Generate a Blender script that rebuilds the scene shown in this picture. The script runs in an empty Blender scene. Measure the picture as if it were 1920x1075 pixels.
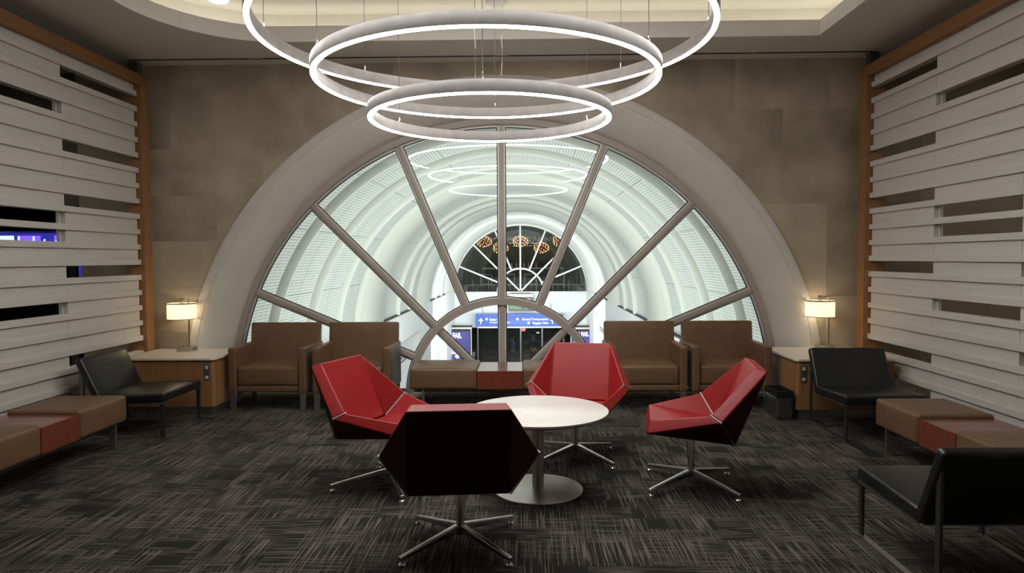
import bpy, bmesh, math, random
from mathutils import Vector, Matrix
from math import sin, cos, pi, radians, sqrt, asin
random.seed(7)
SC = bpy.context.scene
COL = SC.collection

# ------------------------------------------------------------------ camera
F = 1280.0
YAW, PITCH, ROLL, CAMH = math.atan(26.5/F), math.atan(53.5/F), 0.0055, 1.5
cd = bpy.data.cameras.new('camera'); cam = bpy.data.objects.new('camera', cd); COL.objects.link(cam)
cd.sensor_width = 36.0; cd.lens = 36.0*F/1920.0; cd.clip_start = 0.05; cd.clip_end = 200
fw = Vector((-sin(YAW)*cos(PITCH), cos(YAW)*cos(PITCH), -sin(PITCH)))
rt = Vector((cos(YAW), sin(YAW), 0)); up = rt.cross(fw)
r2 = rt*cos(ROLL) - up*sin(ROLL); u2 = rt*sin(ROLL) + up*cos(ROLL)
cam.matrix_world = Matrix(((r2.x, u2.x, -fw.x, 0), (r2.y, u2.y, -fw.y, 0), (r2.z, u2.z, -fw.z, CAMH), (0, 0, 0, 1)))
SC.camera = cam

# ------------------------------------------------------------------ world, exposure
w = bpy.data.worlds.new('world'); SC.world = w; w.use_nodes = True
w.node_tree.nodes['Background'].inputs[0].default_value = (0.02, 0.022, 0.03, 1)
w.node_tree.nodes['Background'].inputs[1].default_value = 0.3
SC.view_settings.view_transform = 'Standard'; SC.view_settings.look = 'None'
SC.view_settings.gamma = 1.0; SC.view_settings.use_curve_mapping = False
SC.view_settings.exposure = 0.8
RING_E = 15.0; COVE_E = 2.6

def area(name, loc, direction, sx, sy, power, col=(1, 1, 1)):
    l = bpy.data.lights.new(name, 'AREA'); l.shape = 'RECTANGLE'; l.size = sx; l.size_y = sy
    l.energy = power; l.color = col
    o = bpy.data.objects.new(name, l); COL.objects.link(o); o.location = loc
    o.rotation_euler = Vector(direction).to_track_quat('-Z', 'Y').to_euler()
    return o
# the concourse hall beyond the arched window: added fill lamps, unseen below the sill and in mid-air along the hall
area('hall_fill_up', (-0.25, 10.6, -1.9), (0, 0.08, 1), 4.6, 4.0, 150, (0.97, 1.0, 0.97))
area('hall_fill_forward', (-0.25, 15.6, -1.1), (0, 1, .3), 3.8, .7, 70, (0.97, 1.0, 0.97))
area('hall_fill_forward', (-0.25, 23.0, -.85), (0, 1, .0), 4.2, .7, 210, (0.95, 0.98, 1.0))
area('hall_fill_down', (-0.25, 21.0, 2.7), (0, 0.1, -1), 3.0, 6.0, 48, (0.95, 0.98, 1.0))

# unseen fill lamp added under the raised tray for ambient light, and dim corridor lighting beyond the screens
area('tray_fill', (-0.25, 4.3, 3.80), (0, 0.05, -1), 3.4, 2.6, 34, (1, .95, .88))
area('corridor_light', (-6.6, 3.4, 3.3), (0, 0, -1), 1.5, 5.0, 26, (1, .95, .86))
area('corridor_light', (5.2, 3.4, 3.3), (0, 0, -1), 1.2, 5.0, 14, (1, .93, .82))

# ------------------------------------------------------------------ materials
def new_mat(name):
    m = bpy.data.materials.new(name); m.use_nodes = True
    return m, m.node_tree, m.node_tree.nodes['Principled BSDF']
def N(t, typ, **kw):
    n = t.nodes.new(typ)
    for k, v in kw.items(): setattr(n, k, v)
    return n
def rgb(h):   # sRGB 0-255 -> linear
    return tuple(((c/255)/12.92 if c/255 <= .04045 else ((c/255+.055)/1.055)**2.4) for c in h) + (1,)
def mat(name, col, rough=.5, metal=0.0, noise=0.0, nscale=(20, 20, 20), bump=0.0, bscale=None, spec=.5, coat=0.0, aniso=0.0, col2=None):
    m, t, b = new_mat(name)
    b.inputs['Roughness'].default_value = rough; b.inputs['Metallic'].default_value = metal
    b.inputs['Specular IOR Level'].default_value = spec
    if coat: b.inputs['Coat Weight'].default_value = coat; b.inputs['Coat Roughness'].default_value = .12
    tc = N(t, 'ShaderNodeTexCoord')
    if noise or col2:
        mp = N(t, 'ShaderNodeMapping'); mp.inputs['Scale'].default_value = nscale
        nz = N(t, 'ShaderNodeTexNoise'); nz.inputs['Scale'].default_value = 1; nz.inputs['Detail'].default_value = 5
        t.links.new(tc.outputs['Object'], mp.inputs[0]); t.links.new(mp.outputs[0], nz.inputs['Vector'])
        mx = N(t, 'ShaderNodeMix', data_type='RGBA')
        c = Vector(col[:3]); c2 = Vector(col2[:3]) if col2 else c*(1-noise)
        c1 = c if col2 else c*(1+noise*.6)
        mx.inputs[6].default_value = (*c2, 1); mx.inputs[7].default_value = (*c1, 1)
        rp = N(t, 'ShaderNodeMapRange'); rp.inputs[1].default_value = .3; rp.inputs[2].default_value = .7
        t.links.new(nz.outputs['Fac'], rp.inputs[0]); t.links.new(rp.outputs[0], mx.inputs[0])
        t.links.new(mx.outputs[2], b.inputs['Base Color'])
    else:
        b.inputs['Base Color'].default_value = col
    if bump:
        mp2 = N(t, 'ShaderNodeMapping'); mp2.inputs['Scale'].default_value = bscale or nscale
        nb = N(t, 'ShaderNodeTexNoise'); nb.inputs['Scale'].default_value = 1; nb.inputs['Detail'].default_value = 3
        bp = N(t, 'ShaderNodeBump'); bp.inputs['Strength'].default_value = bump; bp.inputs['Distance'].default_value = .002
        t.links.new(tc.outputs['Object'], mp2.inputs[0]); t.links.new(mp2.outputs[0], nb.inputs['Vector'])
        t.links.new(nb.outputs['Fac'], bp.inputs['Height']); t.links.new(bp.outputs[0], b.inputs['Normal'])
    return m
def emit(name, col, strength):
    m, t, b = new_mat(name)
    b.inputs['Base Color'].default_value = (0, 0, 0, 1)
    b.inputs['Emission Color'].default_value = col; b.inputs['Emission Strength'].default_value = strength
    return m

M = {}
M['red'] = mat('red_leather', rgb((150, 25, 30)), .36, noise=.1, nscale=(9, 9, 9), bump=.25, bscale=(260, 260, 260), spec=.5)
M['shadered'] = mat('shaded_red_fabric', rgb((56, 8, 12)), .7, noise=.15, nscale=(60, 60, 60), spec=.25)
M['brown'] = mat('brown_leather', rgb((112, 84, 60)), .42, noise=.12, nscale=(14, 14, 14), bump=.25, bscale=(240, 240, 240))
M['black'] = mat('black_leather', rgb((30, 33, 34)), .30, noise=.15, nscale=(14, 14, 14), bump=.2, bscale=(220, 220, 220))
M['chrome'] = mat('chrome', (.72, .72, .72, 1), .14, 1.0)
M['alu'] = mat('polished_aluminium', (.62, .62, .61, 1), .2, 1.0)
M['glintmetal'] = mat('seam_metal_glint', (.86,.84,.82,1), .35, .4)
M['piping'] = mat('dark_crease_piping', rgb((112, 14, 20)), .45)
M['steel'] = mat('brushed_steel', (.58, .56, .53, 1), .34, 1.0, noise=.15, nscale=(4, 4, 90), bump=.1, bscale=(8, 8, 400))
M['dksteel'] = mat('dark_steel', (.16, .16, .16, 1), .35, .9)
M['nickel'] = mat('brushed_nickel', (.58, .52, .45, 1), .3, 1.0)
M['white_top'] = mat('white_laminate', rgb((234, 232, 228)), .28, noise=.02, spec=.5)
M['stone_top'] = mat('pale_stone', rgb((225, 216, 200)), .22, noise=.05, nscale=(40, 40, 40))
M['cherry'] = mat('cherry_veneer', rgb((122, 62, 42)), .25, col2=rgb((113, 54, 37)), nscale=(30, 30, 4), coat=.6)
M['cherry_y'] = mat('cherry_veneer_lengthways', rgb((126, 52, 32)), .3, col2=rgb((104, 38, 24)), nscale=(40, 3, 40), coat=.25)
M['oak'] = mat('oak_veneer', rgb((158, 114, 74)), .42, col2=rgb((138, 97, 61)), nscale=(60, 60, 2.5), bump=.08)
M['beam'] = mat('oak_beam', rgb((150, 106, 66)), .45, col2=rgb((130, 90, 54)), nscale=(50, 2, 50), bump=.08)
M['slat'] = mat('white_stained_wood', rgb((208, 205, 199)), .5, col2=rgb((198, 194, 187)), nscale=(60, 2.0, 130), bump=.1, bscale=(30, 3, 240))
M['tile'] = mat('concrete_tile', rgb((194, 181, 159)), .5, col2=rgb((146, 134, 115)), nscale=(1.7, 1.7, 1.7), bump=.3, bscale=(70, 70, 70))
M['tile2'] = mat('concrete_tile_light', rgb((198, 184, 161)), .5, col2=rgb((152, 139, 119)), nscale=(1.3, 1.3, 1.3), bump=.3, bscale=(70, 70, 70))
M['tile3'] = mat('concrete_tile_dark', rgb((180, 167, 146)), .5, col2=rgb((140, 128, 110)), nscale=(2.1, 2.1, 2.1), bump=.3, bscale=(70, 70, 70))
M['grout'] = mat('grout', rgb((190, 176, 152)), .9)
M['plaster'] = mat('ceiling_paint', rgb((218, 213, 203)), .7, noise=.03, nscale=(3, 3, 3))
M['lip'] = mat('tray_paint', rgb((224, 219, 210)), .6)
M['cove'] = mat('cove_paint', rgb((234, 230, 218)), .6)
M['surround'] = mat('arch_paint', rgb((210, 205, 196)), .42, noise=.03, nscale=(4, 4, 4))
M['mullion'] = mat('taupe_metal', rgb((168, 158, 148)), .42, 0.0)
M['bead'] = mat('pale_bead', rgb((208, 206, 200)), .4, .2)
M['gasket'] = mat('black_gasket', (.012, .014, .016, 1), .5)
M['dark'] = mat('dark_plastic', (.012, .012, .013, 1), .4)
M['bin'] = mat('dark_grey_metal', (.09, .092, .095, 1), .3, .6)
M['corridor'] = mat('corridor_wall', rgb((104, 98, 86)), .6, noise=.1, nscale=(2, 2, 2))
M['darkwall'] = mat('dark_wall', rgb((44, 44, 42)), .6, noise=.1, nscale=(2, 2, 2))
M['soffit'] = mat('dark_soffit', rgb((60, 62, 60)), .6)
M['vault'] = mat('vault_white', rgb((232, 234, 226)), .55, noise=.03, nscale=(1, 1, 1))
M['hallwhite'] = mat('hall_white', rgb((236, 238, 238)), .45, noise=.02)
M['hallfloor'] = mat('hall_floor', rgb((120, 122, 124)), .15, noise=.1, nscale=(2, 2, 2))
M['darkroom'] = mat('dark_room_paint', rgb((128, 128, 114)), .7, noise=.1, nscale=(1, 1, 1))
M['ringmetal'] = mat('ring_silver', (.44, .42, .41, 1), .42, .75, noise=.12, nscale=(14, 14, 14))
M['socket'] = mat('socket_white', rgb((225, 225, 222)), .4)
M['plate'] = mat('plate_grey', rgb((88, 88, 86)), .45, .3)
M['ringlight'] = emit('ring_led', (1, .975, .935, 1), RING_E)
M['coveled'] = emit('cove_led', (1, .955, .86, 1), COVE_E)
M['skin'] = mat('skin', rgb((150, 110, 88)), .6)
M['blueshirt'] = mat('blue_shirt', rgb((60, 96, 150)), .8)
M['navy'] = mat('navy_cloth', rgb((22, 24, 34)), .8)
M['blackcloth'] = mat('black_cloth', rgb((14, 15, 16)), .85)
M['hair'] = mat('dark_hair', rgb((22, 18, 16)), .7)

def glass_mat(name, tint=(1, 1, 1, 1), f0=1.5):
    m, t, b = new_mat(name); t.nodes.remove(b)
    out = t.nodes['Material Output']
    tr = N(t, 'ShaderNodeBsdfTransparent'); tr.inputs[0].default_value = tint
    gl = N(t, 'ShaderNodeBsdfGlossy'); gl.inputs['Roughness'].default_value = 0.0
    fr = N(t, 'ShaderNodeFresnel'); fr.inputs['IOR'].default_value = f0
    mx = N(t, 'ShaderNodeMixShader')
    t.links.new(fr.outputs[0], mx.inputs[0]); t.links.new(tr.outputs[0], mx.inputs[1]); t.links.new(gl.outputs[0], mx.inputs[2])
    t.links.new(mx.outputs[0], out.inputs[0])
    return m
M['glass'] = glass_mat('window_glass', (.97, .985, .975, 1), 1.7)
M['darkglass'] = glass_mat('dark_window_glass', (.75, .78, .76, 1))

def shade_mat():
    m, t, b = new_mat('lamp_shade_fabric')
    b.inputs['Base Color'].default_value = rgb((240, 232, 212)); b.inputs['Roughness'].default_value = .8
    b.inputs['Emission Color'].default_value = (1, .86, .62, 1); b.inputs['Emission Strength'].default_value = .5  # faint emission adds the bulb's glow to the fabric itself
    out = t.nodes['Material Output']
    tl = N(t, 'ShaderNodeBsdfTranslucent'); tl.inputs[0].default_value = (1.0, .93, .80, 1)
    mx = N(t, 'ShaderNodeMixShader'); mx.inputs[0].default_value = .55
    t.links.new(b.outputs[0], mx.inputs[1]); t.links.new(tl.outputs[0], mx.inputs[2]); t.links.new(mx.outputs[0], out.inputs[0])
    return m
M['shade'] = shade_mat()
M['bulb'] = emit('lamp_bulb', (1, .84, .62, 1), 20)

def math_n(t, op, a=None, b=None):
    n = N(t, 'ShaderNodeMath', operation=op)
    for i, v in enumerate((a, b)):
        if v is None: continue
        if isinstance(v, (int, float)): n.inputs[i].default_value = v
        else: t.links.new(v, n.inputs[i])
    return n.outputs[0]

def carpet_mat():
    m, t, b = new_mat('woven_carpet')
    b.inputs['Roughness'].default_value = .95; b.inputs['Specular IOR Level'].default_value = .12
    pos = N(t, 'ShaderNodeNewGeometry').outputs['Position']
    def streak(sc, seed, thr0, thr1):
        mp = N(t, 'ShaderNodeMapping'); mp.inputs['Scale'].default_value = sc; mp.inputs['Location'].default_value = (seed, seed*2.3, 0)
        t.links.new(pos, mp.inputs[0])
        nz = N(t, 'ShaderNodeTexNoise', noise_dimensions='2D'); nz.inputs['Scale'].default_value = 1; nz.inputs['Detail'].default_value = 1.5
        t.links.new(mp.outputs[0], nz.inputs['Vector'])
        mr = N(t, 'ShaderNodeMapRange'); mr.inputs[1].default_value = thr0; mr.inputs[2].default_value = thr1
        t.links.new(nz.outputs['Fac'], mr.inputs[0]); return mr.outputs[0]
    def blocks(sx, sy, seed, lo, hi):
        mp = N(t, 'ShaderNodeMapping'); mp.inputs['Scale'].default_value = (sx, sy, 1); mp.inputs['Location'].default_value = (seed, seed*1.7, 0)
        t.links.new(pos, mp.inputs[0])
        fl = N(t, 'ShaderNodeVectorMath', operation='FLOOR'); t.links.new(mp.outputs[0], fl.inputs[0])
        wn = N(t, 'ShaderNodeTexWhiteNoise', noise_dimensions='2D'); t.links.new(fl.outputs[0], wn.inputs['Vector'])
        mr = N(t, 'ShaderNodeMapRange'); mr.inputs[1].default_value = lo; mr.inputs[2].default_value = hi
        t.links.new(wn.outputs['Value'], mr.inputs[0]); return mr.outputs[0]
    vy = streak((120, 2.7, 1), 3.1, .515, .62)     # threads running into the room
    vx = streak((4.2, 125, 1), 7.7, .515, .62)     # threads running across
    my = math_n(t, 'MAXIMUM', blocks(5.5, 3.3, 1.3, .26, .40), blocks(9.0, 3.4, 4.9, .62, .70))
    mxb = math_n(t, 'MAXIMUM', blocks(3.6, 6.0, 2.2, .34, .46), blocks(3.1, 10.0, 6.1, .66, .74))
    a = math_n(t, 'MULTIPLY', vy, my); c = math_n(t, 'MULTIPLY', math_n(t, 'MULTIPLY', vx, mxb), .8)
    f = math_n(t, 'MAXIMUM', a, c)
    fine = N(t, 'ShaderNodeTexNoise'); fine.inputs['Scale'].default_value = 300; fine.inputs['Detail'].default_value = 2
    t.links.new(pos, fine.inputs['Vector'])
    fr = N(t, 'ShaderNodeMapRange'); fr.inputs[1].default_value = .3; fr.inputs[2].default_value = .7; fr.inputs[3].default_value = .45; fr.inputs[4].default_value = 1.0
    t.links.new(fine.outputs['Fac'], fr.inputs[0])
    f2 = math_n(t, 'MULTIPLY', f, fr.outputs[0])
    # thread colour drifts between warm and cool grey
    dr = N(t, 'ShaderNodeTexNoise'); dr.inputs['Scale'].default_value = 3.0; t.links.new(pos, dr.inputs['Vector'])
    mc = N(t, 'ShaderNodeMix', data_type='RGBA'); mc.inputs[6].default_value = rgb((114, 109, 101)); mc.inputs[7].default_value = rgb((124, 111, 105))
    t.links.new(dr.outputs['Fac'], mc.inputs[0])
    mm = N(t, 'ShaderNodeMix', data_type='RGBA'); mm.inputs[6].default_value = rgb((38, 39, 35))
    t.links.new(f2, mm.inputs[0]); t.links.new(mc.outputs[2], mm.inputs[7]); t.links.new(mm.outputs[2], b.inputs['Base Color'])
    bp = N(t, 'ShaderNodeBump'); bp.inputs['Strength'].default_value = .5; bp.inputs['Distance'].default_value = .003
    t.links.new(f2, bp.inputs['Height']); t.links.new(bp.outputs[0], b.inputs['Normal'])
    return m
M['carpet'] = carpet_mat()

VCX, VCZ = -0.25, 0.10      # axis of the vaulted hall
def perf_mat():
    m, t, b = new_mat('slotted_panel'); b.inputs['Roughness'].default_value = .5
    pos = N(t, 'ShaderNodeNewGeometry').outputs['Position']
    sx = N(t, 'ShaderNodeSeparateXYZ'); t.links.new(pos, sx.inputs[0])
    ang = math_n(t, 'ARCTAN2', math_n(t, 'SUBTRACT', sx.outputs[2], VCZ), math_n(t, 'SUBTRACT', sx.outputs[0], VCX))
    fr = math_n(t, 'FRACT', math_n(t, 'MULTIPLY', ang, 3.05/.042))
    s1 = math_n(t, 'LESS_THAN', fr, .42)
    fy = math_n(t, 'FRACT', math_n(t, 'MULTIPLY', sx.outputs[1], 1/.155))
    s2 = math_n(t, 'GREATER_THAN', fy, .16)
    s = math_n(t, 'MULTIPLY', s1, s2)
    mm = N(t, 'ShaderNodeMix', data_type='RGBA'); mm.inputs[6].default_value = rgb((224, 228, 222)); mm.inputs[7].default_value = rgb((178, 185, 186))
    t.links.new(s, mm.inputs[0]); t.links.new(mm.outputs[2], b.inputs['Base Color'])
    bp = N(t, 'ShaderNodeBump'); bp.inputs['Strength'].default_value = .4; bp.inputs['Distance'].default_value = .004; bp.invert = True
    t.links.new(s, bp.inputs['Height']); t.links.new(bp.outputs[0], b.inputs['Normal'])
    return m
M['perf'] = perf_mat()

def poster_mat():
    m, t, b = new_mat('poster_print')
    tc = N(t, 'ShaderNodeTexCoord'); nz = N(t, 'ShaderNodeTexNoise'); nz.inputs['Scale'].default_value = 1.3; nz.inputs['Detail'].default_value = 2
    t.links.new(tc.outputs['Object'], nz.inputs['Vector'])
    mm = N(t, 'ShaderNodeMix', data_type='RGBA'); mm.inputs[6].default_value = rgb((46, 48, 116)); mm.inputs[7].default_value = rgb((92, 88, 170))
    t.links.new(nz.outputs['Fac'], mm.inputs[0])
    b.inputs['Base Color'].default_value = (0, 0, 0, 1)
    t.links.new(mm.outputs[2], b.inputs['Emission Color']); b.inputs['Emission Strength'].default_value = .8
    return m
M['poster'] = poster_mat()
M['posterwhite'] = emit('poster_white', (.92, .92, 1, 1), 1.0)
M['signblue'] = emit('sign_blue', rgb((66, 108, 200)), .85)
M['signwhite'] = emit('sign_white', (1, 1, 1, 1), 1.0)
M['signgreen'] = emit('sign_green', rgb((70, 200, 140)), .9)
M['exitred'] = emit('exit_red', rgb((235, 40, 60)), 1.2)
M['purple'] = emit('purple_glow', rgb((92, 62, 235)), 1.5)
M['purple2'] = emit('blue_glow', rgb((34, 34, 120)), 1.0)
M['paleblue'] = emit('pale_glow', rgb((170, 190, 250)), 1.2)
M['screen'] = emit('screen_blue', rgb((38, 42, 96)), .8)
M['amber'] = emit('amber_bulb', (1.0, .46, .22, 1), 2.6)
M['ambermetal'] = mat('copper_rod', rgb((190, 110, 60)), .3, .9)
M['twinkle'] = emit('crystal_light', (1, .93, .8, 1), .3)

# ------------------------------------------------------------------ mesh helpers
class MB:
    def __init__(s): s.v = []; s.f = []
    def add(s, vs, fs):
        o = len(s.v); s.v += [tuple(v) for v in vs]; s.f += [tuple(i+o for i in f) for f in fs]; return s
    def box(s, x0, x1, y0, y1, z0, z1):
        return s.add([(x0,y0,z0),(x1,y0,z0),(x1,y1,z0),(x0,y1,z0),(x0,y0,z1),(x1,y0,z1),(x1,y1,z1),(x0,y1,z1)],
                     [(0,3,2,1),(4,5,6,7),(0,1,5,4),(1,2,6,5),(2,3,7,6),(3,0,4,7)])
    def prism(s, pts, z0, z1):      # pts counter-clockwise in xy
        n = len(pts)
        return s.add([(x,y,z0) for x,y in pts]+[(x,y,z1) for x,y in pts],
                     [tuple(range(n-1,-1,-1)), tuple(range(n,2*n))]+[(i,(i+1)%n,n+(i+1)%n,n+i) for i in range(n)])
    def prism_xz(s, pts, y0, y1):   # outline in xz, thickness along y
        n = len(pts)
        return s.add([(x,y0,z) for x,z in pts]+[(x,y1,z) for x,z in pts],
                     [tuple(range(n)), tuple(range(2*n-1,n-1,-1))]+[((i+1)%n,i,n+i,n+(i+1)%n) for i in range(n)])
    def bar(s, p, q, w, h, w2=None, h2=None, upv=(0,0,1)):
        p, q = Vector(p), Vector(q); d = (q-p).normalized(); u = Vector(upv)
        a = d.cross(u)
        if a.length < 1e-4: a = d.cross(Vector((1,0,0)))
        a.normalize(); b = a.cross(d); w2 = w if w2 is None else w2; h2 = h if h2 is None else h2
        vs = []
        for c, ww, hh in ((p,w,h),(q,w2,h2)):
            vs += [c-a*ww/2-b*hh/2, c+a*ww/2-b*hh/2, c+a*ww/2+b*hh/2, c-a*ww/2+b*hh/2]
        return s.add(vs, [(0,3,2,1),(4,5,6,7),(0,1,5,4),(1,2,6,5),(2,3,7,6),(3,0,4,7)])
    def tube(s, pts, r, n=10, r_end=None):
        pts = [Vector(p) for p in pts]; m = len(pts); vs = []
        for i, p in enumerate(pts):
            d = (pts[min(i+1,m-1)]-pts[max(i-1,0)]).normalized()
            a = d.cross(Vector((0,0,1)))
            if a.length < 1e-3: a = Vector((1,0,0))
            a.normalize(); b = a.cross(d); rr = r if r_end is None else r+(r_end-r)*i/(m-1)
            vs += [p+a*rr*cos(2*pi*k/n)+b*rr*sin(2*pi*k/n) for k in range(n)]
        fs = [(i*n+k,(i+1)*n+k,(i+1)*n+(k+1)%n,i*n+(k+1)%n) for i in range(m-1) for k in range(n)]
        fs += [tuple(range(n)), tuple(range(m*n-1,(m-1)*n-1,-1))]
        return s.add(vs, fs)
    def lathe(s, prof, n=40, c=(0,0)):     # prof = [(r,z)...], closed by poles when r = 0
        vs = []; fs = []; m = len(prof)
        for r, z in prof: vs += [(c[0]+r*cos(2*pi*k/n), c[1]+r*sin(2*pi*k/n), z) for k in range(n)]
        fs = [(i*n+k,i*n+(k+1)%n,(i+1)*n+(k+1)%n,(i+1)*n+k) for i in range(m-1) for k in range(n)]
        if prof[0][0] > 1e-5: fs.append(tuple(range(n-1,-1,-1)))
        if prof[-1][0] > 1e-5: fs.append(tuple(range((m-1)*n,m*n)))
        return s.add(vs, fs)
    def ringlathe(s, prof, n=96, c=(0,0)): # closed profile loop revolved (a torus-like ring)
        m = len(prof); vs = []
        for r, z in prof: vs += [(c[0]+r*cos(2*pi*k/n), c[1]+r*sin(2*pi*k/n), z) for k in range(n)]
        return s.add(vs, [(i*n+k,i*n+(k+1)%n,((i+1)%m)*n+(k+1)%n,((i+1)%m)*n+k) for i in range(m) for k in range(n)])
    def arch(s, prof, cx, cz, a0=0.0, a1=pi, n=64, closed=True): # prof = [(R,y)...] swept about a y axis
        m = len(prof); vs = []
        for k in range(n+1):
            a = a0+(a1-a0)*k/n
            vs += [(cx+R*cos(a), y, cz+R*sin(a)) for R, y in prof]
        mm = m if closed else m-1
        fs = [(k*m+i,k*m+(i+1)%m,(k+1)*m+(i+1)%m,(k+1)*m+i) for k in range(n) for i in range(mm)]
        if closed: fs += [tuple(range(m-1,-1,-1)), tuple(range(n*m,(n+1)*m))]
        return s.add(vs, fs)
    def sphere(s, c, r, n=10, m=6, sz=1.0):
        vs = [(c[0],c[1],c[2]-r*sz)]
        for i in range(1,m):
            a = -pi/2+pi*i/m; vs += [(c[0]+r*cos(a)*cos(2*pi*k/n), c[1]+r*cos(a)*sin(2*pi*k/n), c[2]+r*sin(a)*sz) for k in range(n)]
        vs.append((c[0],c[1],c[2]+r*sz)); L = len(vs)-1
        fs = [(0,1+(k+1)%n,1+k) for k in range(n)]
        fs += [(1+i*n+k,1+i*n+(k+1)%n,1+(i+1)*n+(k+1)%n,1+(i+1)*n+k) for i in range(m-2) for k in range(n)]
        fs += [(L,1+(m-2)*n+k,1+(m-2)*n+(k+1)%n) for k in range(n)]
        return s.add(vs, fs)
    def rbox(s, cx, cy, cz, hx, hy, hz, r, puff=(0,0,0), inner=5, mtx=None):
        def coords(h):
            rr = min(r, h*.98)
            e = [-h, -h+rr*.3, -h+rr*.62, -h+rr]
            mid = [(-h+rr)+(2*(h-rr))*i/inner for i in range(1,inner)]
            return e+mid+[-x for x in reversed(e)]
        X, Y, Z = coords(hx), coords(hy), coords(hz)
        idx = {}; vs = []; fs = []
        def vert(x, y, z):
            k = (round(x,6), round(y,6), round(z,6))
            if k in idx: return idx[k]
            rx, ry, rz = min(r,hx*.98), min(r,hy*.98), min(r,hz*.98)
            c = Vector((max(-hx+rx,min(hx-rx,x)), max(-hy+ry,min(hy-ry,y)), max(-hz+rz,min(hz-rz,z))))
            d = Vector(((x-c.x)/rx, (y-c.y)/ry, (z-c.z)/rz)); d.normalize()
            p = c+Vector((d.x*rx, d.y*ry, d.z*rz))
            ux, uy, uz = 1-(x/hx)**2, 1-(y/hy)**2, 1-(z/hz)**2
            if p.z > 0: p.z += puff[2]*ux*uy
            p.x += (1 if p.x > 0 else -1)*puff[0]*uy*uz if abs(x) > hx-rx else 0
            p.y += (1 if p.y > 0 else -1)*puff[1]*ux*uz if abs(y) > hy-ry else 0
            q = Vector((p.x+cx, p.y+cy, p.z+cz))
            if mtx is not None: q = mtx @ p
            idx[k] = len(vs); vs.append(q); return idx[k]
        def face(A, B, fn, flip):
            for i in range(len(A)-1):
                for j in range(len(B)-1):
                    q = [vert(*fn(A[i],B[j])), vert(*fn(A[i+1],B[j])), vert(*fn(A[i+1],B[j+1])), vert(*fn(A[i],B[j+1]))]
                    fs.append(tuple(reversed(q)) if flip else tuple(q))
        face(X, Y, lambda a,b:(a,b,hz), False); face(X, Y, lambda a,b:(a,b,-hz), True)
        face(Y, Z, lambda a,b:(hx,a,b), False); face(Y, Z, lambda a,b:(-hx,a,b), True)
        face(Z, X, lambda a,b:(b,hy,a), False); face(Z, X, lambda a,b:(b,-hy,a), True)
        return s.add(vs, fs)
    def xform(s, m): s.v = [tuple(m @ Vector(v)) for v in s.v]; return s
    def build(s, name, m, parent=None, smooth=False, bevel=0.0, segs=2, loc=None, fix=False):
        me = bpy.data.meshes.new(name); me.from_pydata(s.v, [], s.f); me.update()
        if fix:
            b = bmesh.new(); b.from_mesh(me); bmesh.ops.recalc_face_normals(b, faces=b.faces); b.to_mesh(me); b.free()
        if isinstance(m, str): m = M[m]
        me.materials.append(m)
        if smooth or bevel:
            for p in me.polygons: p.use_smooth = True
        if smooth and not bevel:
            try: me.set_sharp_from_angle(angle=radians(38))
            except Exception: pass
        o = bpy.data.objects.new(name, me); COL.objects.link(o)
        if bevel:
            bv = o.modifiers.new('b', 'BEVEL'); bv.width = bevel; bv.segments = segs; bv.limit_method = 'ANGLE'; bv.angle_limit = radians(25)
            o.modifiers.new('n', 'WEIGHTED_NORMAL')
        if loc: o.location = loc
        if parent: o.parent = parent
        return o
def box(*a): return MB().box(*a)
def empty(name, loc=(0,0,0), rz=0.0):
    o = bpy.data.objects.new(name, None); COL.objects.link(o); o.location = loc; o.rotation_euler = (0,0,rz); o.empty_display_size = .1
    return o
def tag(o, label=None, cat=None, group=None, kind=None):
    if label: o['label'] = label
    if cat: o['category'] = cat
    if group: o['group'] = group
    if kind: o['kind'] = kind
    return o
def struct(o, label, cat='structure'):
    return tag(o, label, cat, kind='structure')
def dup(root, loc=None, rz=None, label=None):
    r = root.copy(); COL.objects.link(r)
    if loc is not None: r.location = loc
    if rz is not None: r.rotation_euler = (0,0,rz)
    if label: r['label'] = label
    for ch in root.children:
        c = ch.copy(); COL.objects.link(c); c.parent = r
        for g in ch.children:
            d = g.copy(); COL.objects.link(d); d.parent = c
    return r
def text(body, size, m, parent, loc, name='lettering', rot=(pi/2,0,0), align='LEFT', offset=0.0, extrude=.003, sx=1.0):
    cu = bpy.data.curves.new(name, 'FONT'); cu.body = body; cu.size = size; cu.align_x = align
    cu.offset = offset; cu.extrude = extrude; cu.resolution_u = 3
    tmp = bpy.data.objects.new('tmp_text', cu); me = bpy.data.meshes.new_from_object(tmp); bpy.data.objects.remove(tmp); me.name = name
    me.materials.clear(); me.materials.append(M[m])
    o = bpy.data.objects.new(name, me); COL.objects.link(o); o.rotation_euler = rot; o.location = loc; o.scale = (sx,1,1)
    o.parent = parent; return o

# ================================================================== SETTING
YW = 7.15           # face of the end wall
ACX, ACZ = -0.26, 0.03   # centre of the arched window
R_OUT = 3.36
CZ = 3.53           # lower ceiling height
CZ2 = 3.88          # raised tray ceiling height

fl = box(-9.5, 8.0, -3.5, 7.50, -.25, 0).build('floor', 'carpet'); struct(fl, 'dark carpet woven with pale crossing threads', 'floor')

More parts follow.
